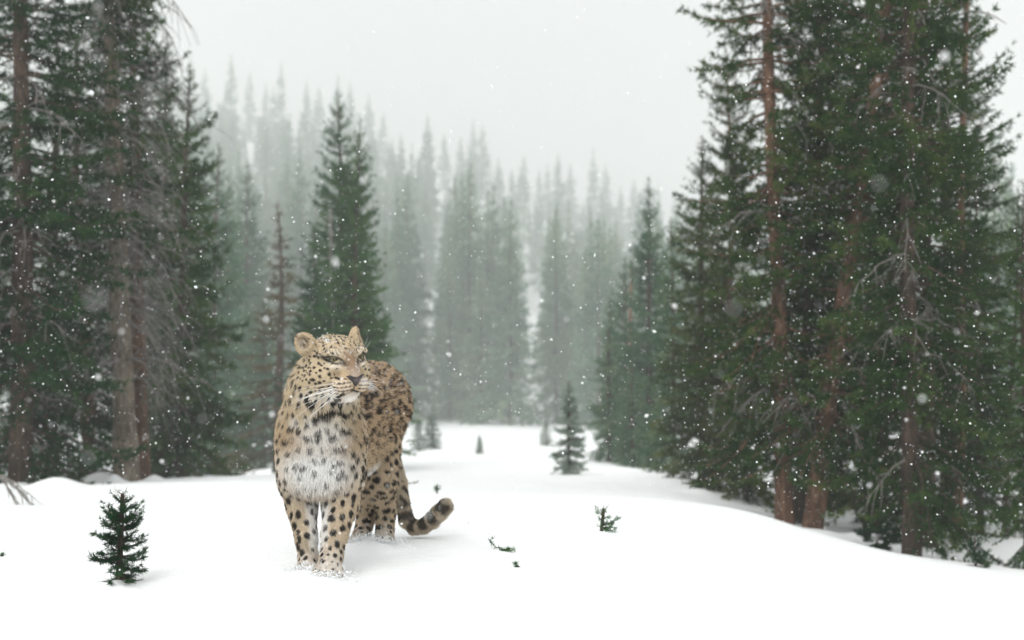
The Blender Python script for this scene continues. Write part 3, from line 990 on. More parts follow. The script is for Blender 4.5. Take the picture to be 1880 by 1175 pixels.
# light smoothing of the grid steps
for _ in range(2):
    sm = np.zeros_like(LV); ct_ = np.zeros(len(LV))
    for a in range(4):
        b = (a + 1) % 4
        np.add.at(sm, LQ[:, a], LV[LQ[:, b]]); np.add.at(ct_, LQ[:, a], 1)
        np.add.at(sm, LQ[:, b], LV[LQ[:, a]]); np.add.at(ct_, LQ[:, b], 1)
    LV = LV * 0.5 + 0.5 * sm / np.maximum(ct_, 1)[:, None]


def vert_normals(V, Q):
    n = np.cross(V[Q[:, 2]] - V[Q[:, 0]], V[Q[:, 3]] - V[Q[:, 1]])
    N = np.zeros_like(V)
    for a in range(4): np.add.at(N, Q[:, a], n)
    return unit(N)


LN = vert_normals(LV, LQ)

# regions and hair flow from the nearest primitives
GRP = ['torso', 'belly', 'chest', 'neck', 'fore', 'hind', 'paw', 'tail', 'head', 'muzzle', 'chin', 'ear']


def regions(X):
    W = np.zeros((len(X), len(GRP))); FL = np.zeros((len(X), 3))
    for p in PR:
        if p.get('sub'): continue
        w = np.exp(-np.clip(sdf_prim(p, X) + 0.004, 0, None) / 0.012)
        W[:, GRP.index(p['g'])] += w
        FL += w[:, None] * p['f']
    return W / (W.sum(1, keepdims=True) + 1e-9), unit(FL)


def hloc(X):
    """head coordinates: picture right, forward, up"""
    q = X - HC
    return q @ hr / HS, q @ hf / HS, q @ hu / HS


def n3(X, s, seed=0):
    a = vnoise(X[:, 0] * s + X[:, 2] * s * 0.71, X[:, 1] * s + X[:, 2] * s * 0.53, seed)
    b = vnoise(X[:, 2] * s - X[:, 1] * s * 0.3, X[:, 0] * s * 0.9 + X[:, 1] * s * 0.4, seed + 9)
    return 0.5 * (a + b)


RW, RF = regions(LV)
gL = np.random.default_rng(5)


def project(X):
    """photo pixel of world points (used to lay the markings out on the animal)"""
    y = X[:, 1] * CP + (X[:, 2] - CAM_H) * SP
    z = -X[:, 1] * SP + (X[:, 2] - CAM_H) * CP
    return 940 + FPX * X[:, 0] / y, 587.5 - FPX * z / y


# spots scattered over the skin, spacing and size by region
def poisson(cand, spacing):
    keep = []
    cell = 0.03
    grid = {}
    for i in range(len(cand)):
        p = cand[i]; s = spacing[i]
        c = tuple((p / cell).astype(int))
        ok = True
        rng = int(s / cell) + 1
        for a in range(-rng, rng + 1):
            for b in range(-rng, rng + 1):
                for d in range(-rng, rng + 1):
                    for j in grid.get((c[0] + a, c[1] + b, c[2] + d), ()):
                        q = cand[j] - p
                        if q @ q < (0.5 * (s + spacing[j])) ** 2: ok = False; break
                    if not ok: break
                if not ok: break
            if not ok: break
        if ok:
            keep.append(i); grid.setdefault(c, []).append(i)
    return np.array(keep)


def wcol(name): return GRP.index(name)


ci_ = gL.permutation(len(LV))[:16000]
cand = LV[ci_]; cw = RW[ci_]; cn = LN[ci_]
hx_, hf_, hu_ = hloc(cand)
space_by = dict(torso=.035, belly=.042, chest=.036, neck=.028, fore=.030, hind=.030, paw=.019, tail=.05, head=.0135, muzzle=.030, chin=.03, ear=.02)
size_by = dict(torso=.0150, belly=.012, chest=.0078, neck=.0094, fore=.0122, hind=.0124, paw=.0052, tail=.0, head=.0054, muzzle=.0, chin=.0, ear=.0026)
spc = cw @ np.array([space_by[q] for q in GRP]); siz = cw @ np.array([size_by[q] for q in GRP])
spc *= gL.uniform(0.85, 1.2, len(cand))
ki = poisson(cand, spc)
SPOT_P, SPOT_R, SPOT_W, SPOT_F, SPOT_N = cand[ki], siz[ki] * gL.uniform(0.7, 1.3, len(ki)), cw[ki], RF[ci_][ki], cn[ki]
ok = SPOT_R > 0.002
# none on the nose bridge, sparse on the bib
hm_ = (SPOT_W[:, wcol('hind')] > .5) | (SPOT_W[:, wcol('chest')] > .5)
SPOT_F[hm_] = unit(np.cross(SPOT_N[hm_], DOWN))
sx, sf, su = hloc(SPOT_P)
ok &= ~((np.abs(sx) < .034) & (sf > .055) & (su > -.06) & (su < .04))
SPOT_P, SPOT_R, SPOT_W, SPOT_F, SPOT_N = [q[ok] for q in (SPOT_P, SPOT_R, SPOT_W, SPOT_F, SPOT_N)]
bibw = SPOT_W[:, wcol('chest')] + SPOT_W[:, wcol('belly')] * .6
sty = np.zeros(len(SPOT_P), int)                      # 0 solid, 1 rosette
sty[(SPOT_W[:, wcol('torso')] > .55)] = 1
sty[(sty == 1) & (gL.uniform(size=len(sty)) < .6)] = 0
SPOT_R = np.where(sty == 1, SPOT_R * 1.2, SPOT_R)
long_ = 1.0 + gL.uniform(0, .55, len(SPOT_P))
# markings with a place of their own: (photo px, py, distance guess, half length m, half width m, tilt)
MARK = [(604, 760, 4.06, .032, .015, 8), (628, 758, 4.08, .026, .014, -12), (580, 768, 4.06, .020, .012, 30), (548, 789, 4.08, .018, .012, -25), (565, 801, 4.07, .018, .010, -12),
        (632, 790, 4.10, .022, .013, 28), (573, 743, 4.03, .015, .013, -20), (613, 800, 4.06, .018, .009, 0), (584, 803, 4.07, .008, .013, 0), (624, 727, 3.97, .020, .0075, 15),
        (619, 737, 3.99, .015, .007, 25), (626, 822, 4.07, .014, .009, 20), (610, 855, 4.08, .010, .010, 20), (630, 865, 4.1, .011, .013, 10), (556, 857, 4.09, .012, .008, -25)]


def coat(X, N, W, Fl):
    """base colour of the fur at points X"""
    n = len(X)
    g_ = lambda q: W[:, wcol(q)][:, None]
    warp = np.stack([n3(X, 45, 21) - .5, n3(X, 45, 22) - .5, n3(X, 45, 23) - .5], -1) * .008
    warp += np.stack([n3(X, 160, 31) - .5, n3(X, 160, 32) - .5, n3(X, 160, 33) - .5], -1) * .004
    Xw = X + warp
    hx, hf2, hu2 = hloc(X)
    px, py = project(X)
    tan = np.array([.50, .37, .235]); rust = np.array([.42, .29, .18]); cream = np.array([.64, .53, .37]); white = np.array([.90, .89, .87]); pale = np.array([.66, .58, .46])
    nz = n3(X, 9, 3)[:, None]
    col = tan * (0.85 + 0.35 * nz) * np.ones((n, 1))
    # flanks warmer, face and left of neck pale
    col = col + (rust - col) * np.clip(g_('torso') * .55 * (0.5 + nz), 0, 1)
    side = N @ BX[0] * 0
    col = col + (cream - col) * np.clip(g_('neck') * .85 + g_('head') * .85 + g_('ear') * .5, 0, 1)
    col = col + (pale - col) * np.clip(g_('fore') * .45 + g_('hind') * .25 + g_('tail') * .6, 0, 1)
    # white bib, inner legs, belly, chin, muzzle sides
    front = np.clip(-N[:, 1], 0, 1)
    bib = np.exp(-(((px - 582) / 72) ** 2 + ((py - 862) / 50) ** 2) ** 2) * smooth01(.0, .35, front) * (X[:, 1] < 4.45)
    bib2 = np.exp(-(((px - 592) / 48) ** 2 + ((py - 800) / 40) ** 2) ** 2) * smooth01(.1, .5, front) * .75 * (X[:, 1] < 4.45)
    inner = np.clip(W[:, wcol('fore')], 0, 1) * np.where(px < 588, smooth01(.1, .7, N[:, 0]), smooth01(.1, .7, -N[:, 0])) * .85
    wh = np.clip(np.maximum.reduce([bib, bib2, inner * (X[:, 1] < 4.5), W[:, wcol('belly')] * .8 * smooth01(-.35, -.8, N[:, 2]), W[:, wcol('chin')]]), 0, 1)
    wh = np.maximum(wh, W[:, wcol('paw')] * .55)
    muz = W[:, wcol('muzzle')] * smooth01(.008, .022, np.abs(hx)) * smooth01(-.025, -.045, hu2)
    wh = np.maximum(wh, muz * .2)
    wh = np.maximum(wh, W[:, wcol('head')] * smooth01(-.075, -.11, hu2) * .8)
    under = np.exp(-(((np.abs(hx) - .05) / .018) ** 2 + ((hu2 - .004) / .010) ** 2)) * smooth01(.03, .07, hf2) * .35
    over = np.exp(-(((np.abs(hx) - .043) / .022) ** 2 + ((hu2 - .047) / .008) ** 2)) * smooth01(.03, .06, hf2) * .3
    wh = np.maximum(wh, np.maximum(under, over))
    col = col + (white - col) * wh[:, None]
    bridge = np.exp(-(hx / .023) ** 4) * smooth01(.045, .075, hf2) * smooth01(-.045, -.02, hu2) * smooth01(.07, .03, hu2)
    col = col + (np.array([.205, .128, .076]) * (.8 + .5 * n3(X, 60, 8)[:, None]) - col) * (bridge * .9)[:, None]
    tipnose = np.exp(-(hx / .022) ** 4) * smooth01(.115, .14, hf2) * smooth01(-.045, -.015, hu2)
    col = col + (np.array([.5, .42, .36]) - col) * (tipnose * .5)[:, None]
    # spots
    dark = np.zeros(n); ros = np.zeros(n)
    for s0 in range(0, n, 4000):
        sl = slice(s0, s0 + 4000)
        q = Xw[sl][:, None] - SPOT_P[None]
        al = (q * SPOT_F[None]).sum(-1)
        d2 = (q ** 2).sum(-1) - al ** 2 + (al / long_[None]) ** 2
        rel = np.sqrt(np.maximum(d2, 0)) / SPOT_R[None]
        j = rel.argmin(1); m = rel[np.arange(len(j)), j]
        soft = 0.16 + .1 * n3(X[sl], 300, 4)
        solid = 1 - smooth01(1 - soft, 1 + soft, m)
        st = sty[j]
        ring_n = n3(Xw[sl], 55, 55)
        ring = (1 - smooth01(.9, 1.15, m)) * np.maximum(smooth01(.40, .65, m), smooth01(.5, .62, ring_n) * .8) * smooth01(.26, .36, ring_n)
        dark[sl] = np.where(st == 1, ring, solid)
        ros[sl] = np.where(st == 1, 1 - smooth01(.7, 1.0, m), 0)
    fade = np.where((wh > .5) & (W[:, wcol('paw')] < .3) & (W[:, wcol('muzzle')] < .2), .85, .97)
    # tiny freckles on crown of head and face
    fr = n3(X, 210, 71) * .6 + n3(X, 390, 72) * .4
    dark = np.maximum(dark, smooth01(.54, .62, fr) * W[:, wcol('head')] * smooth01(.02, .05, hu2) * .8)
    # tail rings
    for k, (tx, ty, td, tr_) in enumerate(tailp[3:]):
        pass
    tw = W[:, wcol('tail')] > .5
    if tw.any():
        TP = np.array([P(*q[:3]) for q in tailp]); seg = np.r_[0, np.cumsum(np.linalg.norm(np.diff(TP, axis=0), axis=1))]
        fine = np.linspace(0, seg[-1], 120); FP = np.stack([np.interp(fine, seg, TP[:, c]) for c in range(3)], -1)
        L = fine[((X[tw][:, None] - FP[None]) ** 2).sum(-1).argmin(1)] / seg[-1]
        wv = L + (n3(X[tw], 60, 14) - .5) * .035
        rg = smooth01(-.85, -.35, np.sin(wv * 2 * PI * 8.6)) * smooth01(.28, .5, L) + (1 - smooth01(.28, .5, L)) * (n3(X[tw], 60, 19) > .57)
        up = smooth01(-.75, -.2, N[tw, 2])
        dark[tw] = np.clip(rg * up * smooth01(1.3, 1.0, L) * .9, 0, 1)
    # whisker-pad rows
    pad = (hf2 > .075) & (np.abs(hx) > .012) & (np.abs(hx) < .062) & (hu2 < -.030) & (hu2 > -.078)
    rows = smooth01(.45, .8, np.sin((hu2 + .03 + np.abs(hx) * .12) * 2 * PI / .0125) * .5 + .5) * smooth01(.1, .5, np.sin((np.abs(hx)) * 2 * PI / .0115 + hu2 * 300) * .5 + .65)
    dark = np.where(pad, np.maximum(dark * .2, rows), dark)
    # place marks
    for mx, my, md, a, b, tilt in MARK:
        s = FPX / md
        dx, dy = (px - mx) / s + warp[:, 0] * 2.6, (my - py) / s + warp[:, 2] * 2.6
        ct, st_ = math.cos(R(tilt)), math.sin(R(tilt))
        u, v = (dx * ct + dy * st_) / a, (-dx * st_ + dy * ct) / b
        m = np.sqrt(u * u + v * v)
        dark = np.maximum(dark, (1 - smooth01(.75, 1.2, m)) * (X[:, 1] < 4.32) * (front > .05))
    # ear backs dark at base, inside brownish
    dark = dark * fade
    # eye liner
    for e, s in zip(EYES, (-1, 1)):
        q = X - e
        a, b, c = q @ hr / HS, q @ hf / HS, q @ hu / HS
        slant = c - a * s * .22
        ring = np.exp(-((np.sqrt((a / 1.75) ** 2 + (slant * 1.15) ** 2) - .0125) / .0042) ** 2)
        inn = np.exp(-(((a * s + .024) / .009) ** 2 + ((c + .010) / .012) ** 2))        # tear mark
        out_ = np.exp(-(((a * s - .030) / .014) ** 2 + ((c - .006) / .0045) ** 2))
        dark = np.maximum(dark, np.clip(np.maximum.reduce([ring * .95, inn * .9, out_ * .9]), 0, 1) * (hf2 > .015))
    # lips
    lip = (hf2 > .06) * np.exp(-((hu2 + .0715 + np.abs(hx) * .45) / .0042) ** 2) * (np.abs(hx) < .06)
    mid = (hf2 > .10) * np.exp(-(hx / .003) ** 2) * (hu2 < -.043) * (hu2 > -.08)
    dark = np.maximum(dark, np.clip(lip + mid * .8, 0, 1) * .9)
    earin = np.zeros(n)
    for c_, eax in EARS:
        q = (X - c_) @ eax.T / HS
        ins = (q[:, 1] > -.004) * np.exp(-((q[:, 0] / .020) ** 2 + ((q[:, 2] + .004) / .024) ** 2) ** 2)
        earin = np.maximum(earin, ins)
    ec = np.array([.12, .085, .06]) + (np.array([.5, .45, .38]) - np.array([.12, .085, .06])) * smooth01(.45, .6, n3(X, 120, 91))[:, None]
    col = col + (ec - col) * (earin * .8 * W[:, wcol('ear')])[:, None]
    col = col + (np.array([.30, .16, .075]) - col) * (ros * .55)[:, None]
    col = col + (np.array([.012, .010, .010]) - col) * np.clip(dark, 0, 1)[:, None]
    # snow caught in the fur of back and head
    sn = smooth01(.60, .74, n3(X, 120, 61) * .5 + n3(X, 260, 62) * .5) * smooth01(-.1, .7, N[:, 2]) * .75
    col = col + (np.array([.82, .83, .85]) - col) * sn[:, None]
    return np.clip(col * np.array([1.0, 1.0, 1.0]), 0, 1)


LC = coat(LV, LN, RW, RF)


def fur_mat(name, rough=0.85, grain=True):
    m, nt, out = new_mat(name)
    at = nt.nodes.new('ShaderNodeAttribute'); at.attribute_name = 'coat'
    tc = nt.nodes.new('ShaderNodeTexCoord')
    n1 = noise(nt, 220, 3, 0.6, tc.outputs['Object'])
    r = ramp(nt, [(0.25, (.72, .72, .72)), (0.75, (1.12, 1.12, 1.12))])
    nt.links.new(n1.outputs[0], r.inputs[0])
    mx = nt.nodes.new('ShaderNodeMix'); mx.data_type = 'RGBA'; mx.blend_type = 'MULTIPLY'; mx.inputs[0].default_value = 1
    nt.links.new(at.outputs['Color'], mx.inputs[6]); nt.links.new(r.outputs[0], mx.inputs[7])
    b = nt.nodes.new('ShaderNodeBsdfPrincipled')
    b.inputs['Roughness'].default_value = rough
    b.inputs['Specular IOR Level'].default_value = 0.2
    nt.links.new(mx.outputs[2], b.inputs['Base Color'])
    nt.links.new(b.outputs[0], out.inputs[0])
    return m


M['fur'] = fur_mat('leopard_fur')
leo = empty('leopard', LEO)
tag(leo, 'spotted leopard standing in the snow with head turned and ringed tail curled up', 'leopard')
bm_ = mesh_from('body', LV - np.array(LEO), LQ, M['fur'], True)
ca_ = bm_.color_attributes.new('coat', 'FLOAT_COLOR', 'POINT')
ca_.data.foreach_set('color', np.concatenate([LC, np.ones((len(LC), 1))], 1).astype(np.float32).ravel())
obj('body', bm_, leo)

# fur strands
NF = 180000
tr_ = np.concatenate([LQ[:, [0, 1, 2]], LQ[:, [0, 2, 3]]])
a_, b_, c_ = LV[tr_[:, 0]], LV[tr_[:, 1]], LV[tr_[:, 2]]
area = np.linalg.norm(np.cross(b_ - a_, c_ - a_), axis=1)
dens_by = dict(torso=.8, belly=.7, chest=1.0, neck=1.1, fore=1.3, hind=1.1, paw=1.8, tail=1.6, head=2.6, muzzle=3.2, chin=2.5, ear=2.6)
den = RW @ np.array([dens_by[q] for q in GRP])
area = area * den[tr_].mean(1)
pick = gL.choice(len(tr_), NF, p=area / area.sum())
u_, v_ = gL.uniform(size=NF), gL.uniform(size=NF)
fl = u_ + v_ > 1; u_[fl] = 1 - u_[fl]; v_[fl] = 1 - v_[fl]
bw = np.stack([1 - u_ - v_, u_, v_], -1)
FP_ = (LV[tr_[pick]] * bw[..., None]).sum(1); FN_ = unit((LN[tr_[pick]] * bw[..., None]).sum(1))
FW, FF = regions(FP_)
FC = coat(FP_, FN_, FW, FF)
len_by = dict(torso=.019, belly=.026, chest=.026, neck=.020, fore=.012, hind=.013, paw=.007, tail=.017, head=.0052, muzzle=.0035, chin=.010, ear=.007)
FLEN = FW @ np.array([len_by[q] for q in GRP]) * gL.uniform(.6, 1.25, NF)
hxx, hff, huu = hloc(FP_)
nearnose = smooth01(.13, .06, np.linalg.norm(np.stack([hxx, hff - .14, huu + .03], -1), axis=1))
FLEN *= 1 - .6 * nearnose
eye_d = np.minimum(np.linalg.norm(FP_ - EYES[0], axis=1), np.linalg.norm(FP_ - EYES[1], axis=1))
keepf = (eye_d > .0140) & (np.linalg.norm(np.stack([hxx, (hff - .137) * .7, huu + .034], -1), axis=1) > .021)
tang = unit(FF - FN_ * (FF * FN_).sum(1, keepdims=True) + gL.normal(size=(NF, 3)) * .20 + (np.stack([n3(FP_, 70, 41), n3(FP_, 70, 42), n3(FP_, 70, 43)], -1) - .5) * 1.1)
lift = np.where(FW[:, wcol('chest')] + FW[:, wcol('tail')] > .5, .50, .36)[:, None]
d0 = unit(tang * .8 + FN_ * lift * 1.6)
d1 = unit(tang + FN_ * lift * .45 + DOWN * .18)
pts = np.stack([FP_ - FN_ * .001, FP_ + d0 * (FLEN * .5)[:, None], FP_ + d0 * (FLEN * .5)[:, None] + d1 * (FLEN * .55)[:, None]], 1)[keepf]
FC = np.clip(FC * gL.uniform(.85, 1.15, NF)[:, None], 0, 1)[keepf]
nk = len(pts)
hc = bpy.data.hair_curves.new('fur')
hc.add_curves([3] * nk)
hc.attributes['position'].data.foreach_set('vector', (pts - np.array(LEO)).astype(np.float32).ravel())
ra = hc.attributes.get('radius') or hc.attributes.new('radius', 'FLOAT', 'POINT')
rr0 = np.array([.00052, .00048, .0001], np.float32)
ra.data.foreach_set('value', np.tile(rr0, nk))
cc = hc.attributes.new('coat', 'FLOAT_COLOR', 'CURVE')
cc.data.foreach_set('color', np.concatenate([FC, np.ones((nk, 1))], 1).astype(np.float32).ravel())
hc.materials.append(M['fur'])
fo = obj('fur', hc, leo); fo['kind'] = 'stuff'


# eyes, nose, whiskers
def eye_mat():
    m, nt, out = new_mat('leopard_eye')
    tc = nt.nodes.new('ShaderNodeTexCoord')
    sp = nt.nodes.new('ShaderNodeSeparateXYZ'); nt.links.new(tc.outputs['Object'], sp.inputs[0])
    cb = nt.nodes.new('ShaderNodeCombineXYZ'); nt.links.new(sp.outputs[0], cb.inputs[0]); nt.links.new(sp.outputs[2], cb.inputs[2])
    ln = nt.nodes.new('ShaderNodeVectorMath'); ln.operation = 'LENGTH'; nt.links.new(cb.outputs[0], ln.inputs[0])
    dv = nt.nodes.new('ShaderNodeMath'); dv.operation = 'DIVIDE'; nt.links.new(ln.outputs['Value'], dv.inputs[0]); dv.inputs[1].default_value = .014
    r = ramp(nt, [(0.0, (.004, .004, .004)), (0.26, (.004, .004, .004)), (0.32, (.14, .115, .045)), (0.66, (.09, .08, .035)), (0.78, (.02, .015, .01))])
    nt.links.new(dv.outputs[0], r.inputs[0])
    b = nt.nodes.new('ShaderNodeBsdfPrincipled'); b.inputs['Roughness'].default_value = .08
    nt.links.new(r.outputs[0], b.inputs['Base Color']); nt.links.new(b.outputs[0], out.inputs[0])
    return m


M['eye'] = eye_mat()
HROT = Matrix(np.stack([hr, hf, hu], 1).tolist()).to_4x4()      # local x,y,z = right, forward, up
th = np.linspace(0, PI, 13); ph = np.linspace(0, 2 * PI, 20, endpoint=False)
ev = np.array([(.0155 * math.sin(t) * math.cos(p), .0155 * math.cos(t), .0155 * math.sin(t) * math.sin(p)) for t in th for p in ph])
eq = np.array([(i * 20 + j, i * 20 + (j + 1) % 20, (i + 1) * 20 + (j + 1) % 20, (i + 1) * 20 + j) for i in range(12) for j in range(20)])
eme = mesh_from('eye', ev, eq, M['eye'], True)
for e in EYES:
    o = obj('eye', eme, leo)
    gz_ = unit(hf + .9 * unit(np.array([0, 0, CAM_H]) - e)); gr_ = unit(np.cross(gz_, hu)); gu_ = np.cross(gr_, gz_)
    o.matrix_local = Matrix.Translation(Vector(e - hf * .0080) - LEO) @ Matrix(np.stack([gr_, gz_, gu_], 1).tolist()).to_4x4()

m, nt, out = new_mat('nose_leather')
b = nt.nodes.new('ShaderNodeBsdfPrincipled'); b.inputs['Roughness'].default_value = .38
tcn = nt.nodes.new('ShaderNodeTexCoord'); nn = noise(nt, 260, 2, .5, tcn.outputs['Object'])
ln = nt.nodes.new('ShaderNodeVectorMath'); ln.operation = 'LENGTH'; nt.links.new(tcn.outputs['Object'], ln.inputs[0])
ma = nt.nodes.new('ShaderNodeMath'); ma.operation = 'MULTIPLY_ADD'; nt.links.new(nn.outputs[0], ma.inputs[0]); ma.inputs[1].default_value = .006; nt.links.new(ln.outputs['Value'], ma.inputs[2])
rn = ramp(nt, [(.008, (.10, .065, .062)), (.017, (.012, .009, .009))]); nt.links.new(ma.outputs[0], rn.inputs[0]); nt.links.new(rn.outputs[0], b.inputs['Base Color'])
nt.links.new(b.outputs[0], out.inputs[0]); M['nose'] = m
# wide triangular nose with comma nostrils: grid of points bulging forward
outline = [(-.027, .011), (-.020, .0155), (-.010, .0115), (0, .0105), (.010, .0115), (.020, .0155), (.027, .011), (.023, .0035), (.014, -.006), (.006, -.016), (0, -.022), (-.006, -.016), (-.014, -.006), (-.023, .0035)]
nvx, nfq = [], []
rings = [(1.1, -.012), (1.0, .0015), (.75, .0065), (.4, .0085)]
for s_, f_ in rings:
    for x, z in outline: nvx.append((x * s_ * 1.08, f_ - (x / .027) ** 2 * .007, z * s_ * 1.05))
nvx.append((0, .009, -.001))
no = len(outline)
for k in range(len(rings) - 1):
    for j in range(no): nfq.append((k * no + j, k * no + (j + 1) % no, (k + 1) * no + (j + 1) % no, (k + 1) * no + j))
nft = np.array([((len(rings) - 1) * no + j, (len(rings) - 1) * no + (j + 1) % no, len(nvx) - 1) for j in range(no)])
nose = obj('nose', mesh_from('nose', np.array(nvx), [np.array(nfq), nft], M['nose'], True), leo)
nose.matrix_local = Matrix.Translation(Vector(Hd(0, .1405, -.034)) - LEO) @ HROT

m, nt, out = new_mat('whisker'); b = nt.nodes.new('ShaderNodeBsdfPrincipled'); b.inputs['Base Color'].default_value = (.85, .84, .82, 1); b.inputs['Roughness'].default_value = .5
nt.links.new(b.outputs[0], out.inputs[0]); M['whisker'] = m
paths, rads = [], []
for s in (-1, 1):
    for i in range(15):
        b0 = Hd(s * gL.uniform(.030, .050), gL.uniform(.095, .125), gL.uniform(-.070, -.045))
        dd = unit(hr * s * 1.0 - hf * gL.uniform(.0, .5) + hu * gL.uniform(-.85, .05))
        l = gL.uniform(.08, .17) if s < 0 else gL.uniform(.06, .11)
        t = np.linspace(0, 1, 7)
        paths.append(b0 + dd * (l * t)[:, None] + (hu * -.15 - hf * .2) * (l * t ** 2)[:, None]); rads.append(.0009 * (1 - .7 * t))
for e, s in zip(EYES, (-1, 1)):
    for i in range(3):
        t = np.linspace(0, 1, 5); l = gL.uniform(.04, .06)
        paths.append(e + hu * .022 + hr * s * .004 * i + unit(hu + hf * .4 + hr * s * .5 * i) * (l * t)[:, None] - hf * (.02 * t ** 2)[:, None]); rads.append(.0004 * (1 - .7 * t))
v, q = tubes(paths, rads, 4)
wo = obj('whiskers', mesh_from('whiskers', v - np.array(LEO), q, M['whisker'], True), leo); wo['kind'] = 'stuff'

# ------------------------------------------------------------------ seedlings and twigs poking out of the snow
def seedling(name, px, py, d, top, label, seed, Rad, nb, cat='seedling', needle='needle_young', nl=0.017, lean=0.0, z0=0.01, prof=None, el_up=0.5, clump=0.007, k=7):
    b = spot(px, d)
    H = (py - top) * d / FPX
    (tv, tq), cv, _ = conifer(seed=seed, H=H, Rad=Rad, z0=z0, nb=nb, prof=prof or cone(0.7, 0.1), trunk_r=0.006 * H / 0.33 + 0.001, droop=0.05, up=el_up, gaps=0.25,
                              twig_sp=0.028, clump_sp=clump, nl=nl, nw=0.0026, k=k, twig_len=0.5, hang=0.05, sides=6, limb_r=0.0028, wob=0.012)
    tv[:, 2] = np.maximum(tv[:, 2], -0.06)
    root = empty(name, b, (0, R(lean), 0)); tag(root, label, cat)
    obj('stem', mesh_from('stem', tv, tq, M['bark_dark'], True), root)
    obj('foliage', mesh_from('foliage', cv, tri(cv), M[needle]), root)
    return root


seedling('spruce_seedling', 224, 1074, 4.0, 918, 'knee high dark green spruce seedling in the snow at lower left', 3, 0.088, 105, lean=1.5, prof=cone(0.55, 0.15, 0.3), el_up=0.35)
seedling('spruce_seedling', 1103, 979, 5.25, 936, 'tiny bright green spruce seedling alone in the open snow right of the tail', 8, 0.075, 20, prof=cone(0.5, 0.2, 0.3), nl=0.018, el_up=0.5, k=5, clump=0.010, needle='needle_sprig')
seedling('spruce_seedling', 803, 903, 10.5, 886, 'minute green sprig in the snow above the leopard tail', 9, 0.03, 9, nl=0.02, needle='needle_sprig')
seedling('spruce_seedling', 1606, 1022, 10.3, 968, 'low green fir seedling at the edge of the shaded hollow beside the dark trunk', 10, 0.26, 30, prof=cone(0.3, 0.4, 0.2), nl=0.035, el_up=0.2, k=9)
seedling('spruce_seedling', 1785, 1045, 8.6, 992, 'sparse dark seedling in the shaded hollow near the right border', 12, 0.12, 22, nl=0.03)


def twig(name, pts_px, d, label, green, seed, r=0.002, lift=0.0):
    """a thin sprig lying in or poking through the snow, following photo points at distance d"""
    g = np.random.default_rng(seed)
    W3 = np.array([P(px, py, d) for px, py in pts_px])
    b = np.array([W3[0, 0], d, gz(W3[0, 0], d)])
    W3 = W3 - b
    W3[:, 2] = np.maximum(W3[:, 2], 0.004)
    t = np.linspace(0, 1, 12); tt = np.linspace(0, 1, len(W3))
    C3 = np.stack([np.interp(t, tt, W3[:, c]) for c in range(3)], -1) + g.normal(size=(12, 3)) * 0.003
    root = empty(name, b); tag(root, label, 'twig')
    v, q = tubes([C3], [r * (1 - 0.6 * t)], 5)
    obj('stem', mesh_from('stem', v, q, M['bark_dark'], True), root)
    if green:
        n = green
        s = g.uniform(0.1, 1, n)
        pos = np.stack([np.interp(s, t, C3[:, c]) for c in range(3)], -1)
        dr = unit(g.normal(size=(n, 3)) + np.array([0, 0, .5]))
        cv = needles(g, pos, dr, 0.016, 0.003, 6, 0.8)
        obj('needles', mesh_from('needles', cv, tri(cv), M['needle_sprig']), root)
    return root


twig('green_twig', [(922, 1022), (910, 1008), (901, 994), (906, 984)], 4.72, 'curved thin twig arching out of the snow right of the leopard tail', 10, 1)
twig('green_twig', [(918, 1023), (926, 1019), (934, 1018), (945, 1022)], 4.65, 'short green spruce sprig lying at the foot of the curved twig', 34, 2)
twig('green_twig', [(950, 1047), (948, 1042), (946, 1035)], 4.36, 'smallest green sprig in the open snow in front of the curved twig', 16, 3)
twig('green_twig', [(732, 884), (745, 888), (756, 887), (768, 884)], 9.5, 'green conifer tip just right of the leopard hind leg', 40, 4, r=0.004)
twig('green_twig', [(745, 812), (752, 808), (762, 811)], 14.0, 'little green bough tip beside the leopard rump', 60, 5, r=0.006)
twig('dark_twig', [(2, 1027), (3, 1022), (5, 1018)], 4.6, 'dark twig stub sticking out of the snow at the left border', 12, 6, r=0.004)


def bare_branch(px, d, label, seed, span, H):
    g = np.random.default_rng(seed)
    b = P(px, 872, d)
    root = empty('dead_branch', b); tag(root, label, 'branch')
    paths, rads = [], []
    for i in range(8):
        s = np.linspace(0, 1, 8); l = span * g.uniform(.4, 1)
        a = g.uniform(-.6, .5)
        p = np.stack([l * s * math.cos(a), l * s * math.sin(a) * .7, -H * g.uniform(.5, 1.0) * s ** 1.6], -1) + g.normal(size=(8, 3)) * .006
        p[0] = 0
        paths.append(p); rads.append(.008 * (1 - .75 * s))
        for j in range(4):
            q = g.uniform(.35, .95); k0 = np.array([np.interp(q, s, p[:, c]) for c in range(3)])
            m = l * g.uniform(.2, .4); ss = np.linspace(0, 1, 4)
            dd = unit(np.array([g.uniform(-.2, .9), g.normal() * .4, -.8]))
            paths.append(k0 + dd * (m * ss)[:, None]); rads.append(.0035 * (1 - .6 * ss))
    v, q = tubes(paths, rads, 5)
    floor = gz(b[0], d) - b[2] - .02
    v[:, 2] = np.maximum(v[:, 2], floor)
    obj('branch_wood', mesh_from('branch_wood', v, q, M['dead_wood'], True), root)


bare_branch(-8, 9.0, 'bare drooping dead branch over the snow at the left border', 4, .40, .36)

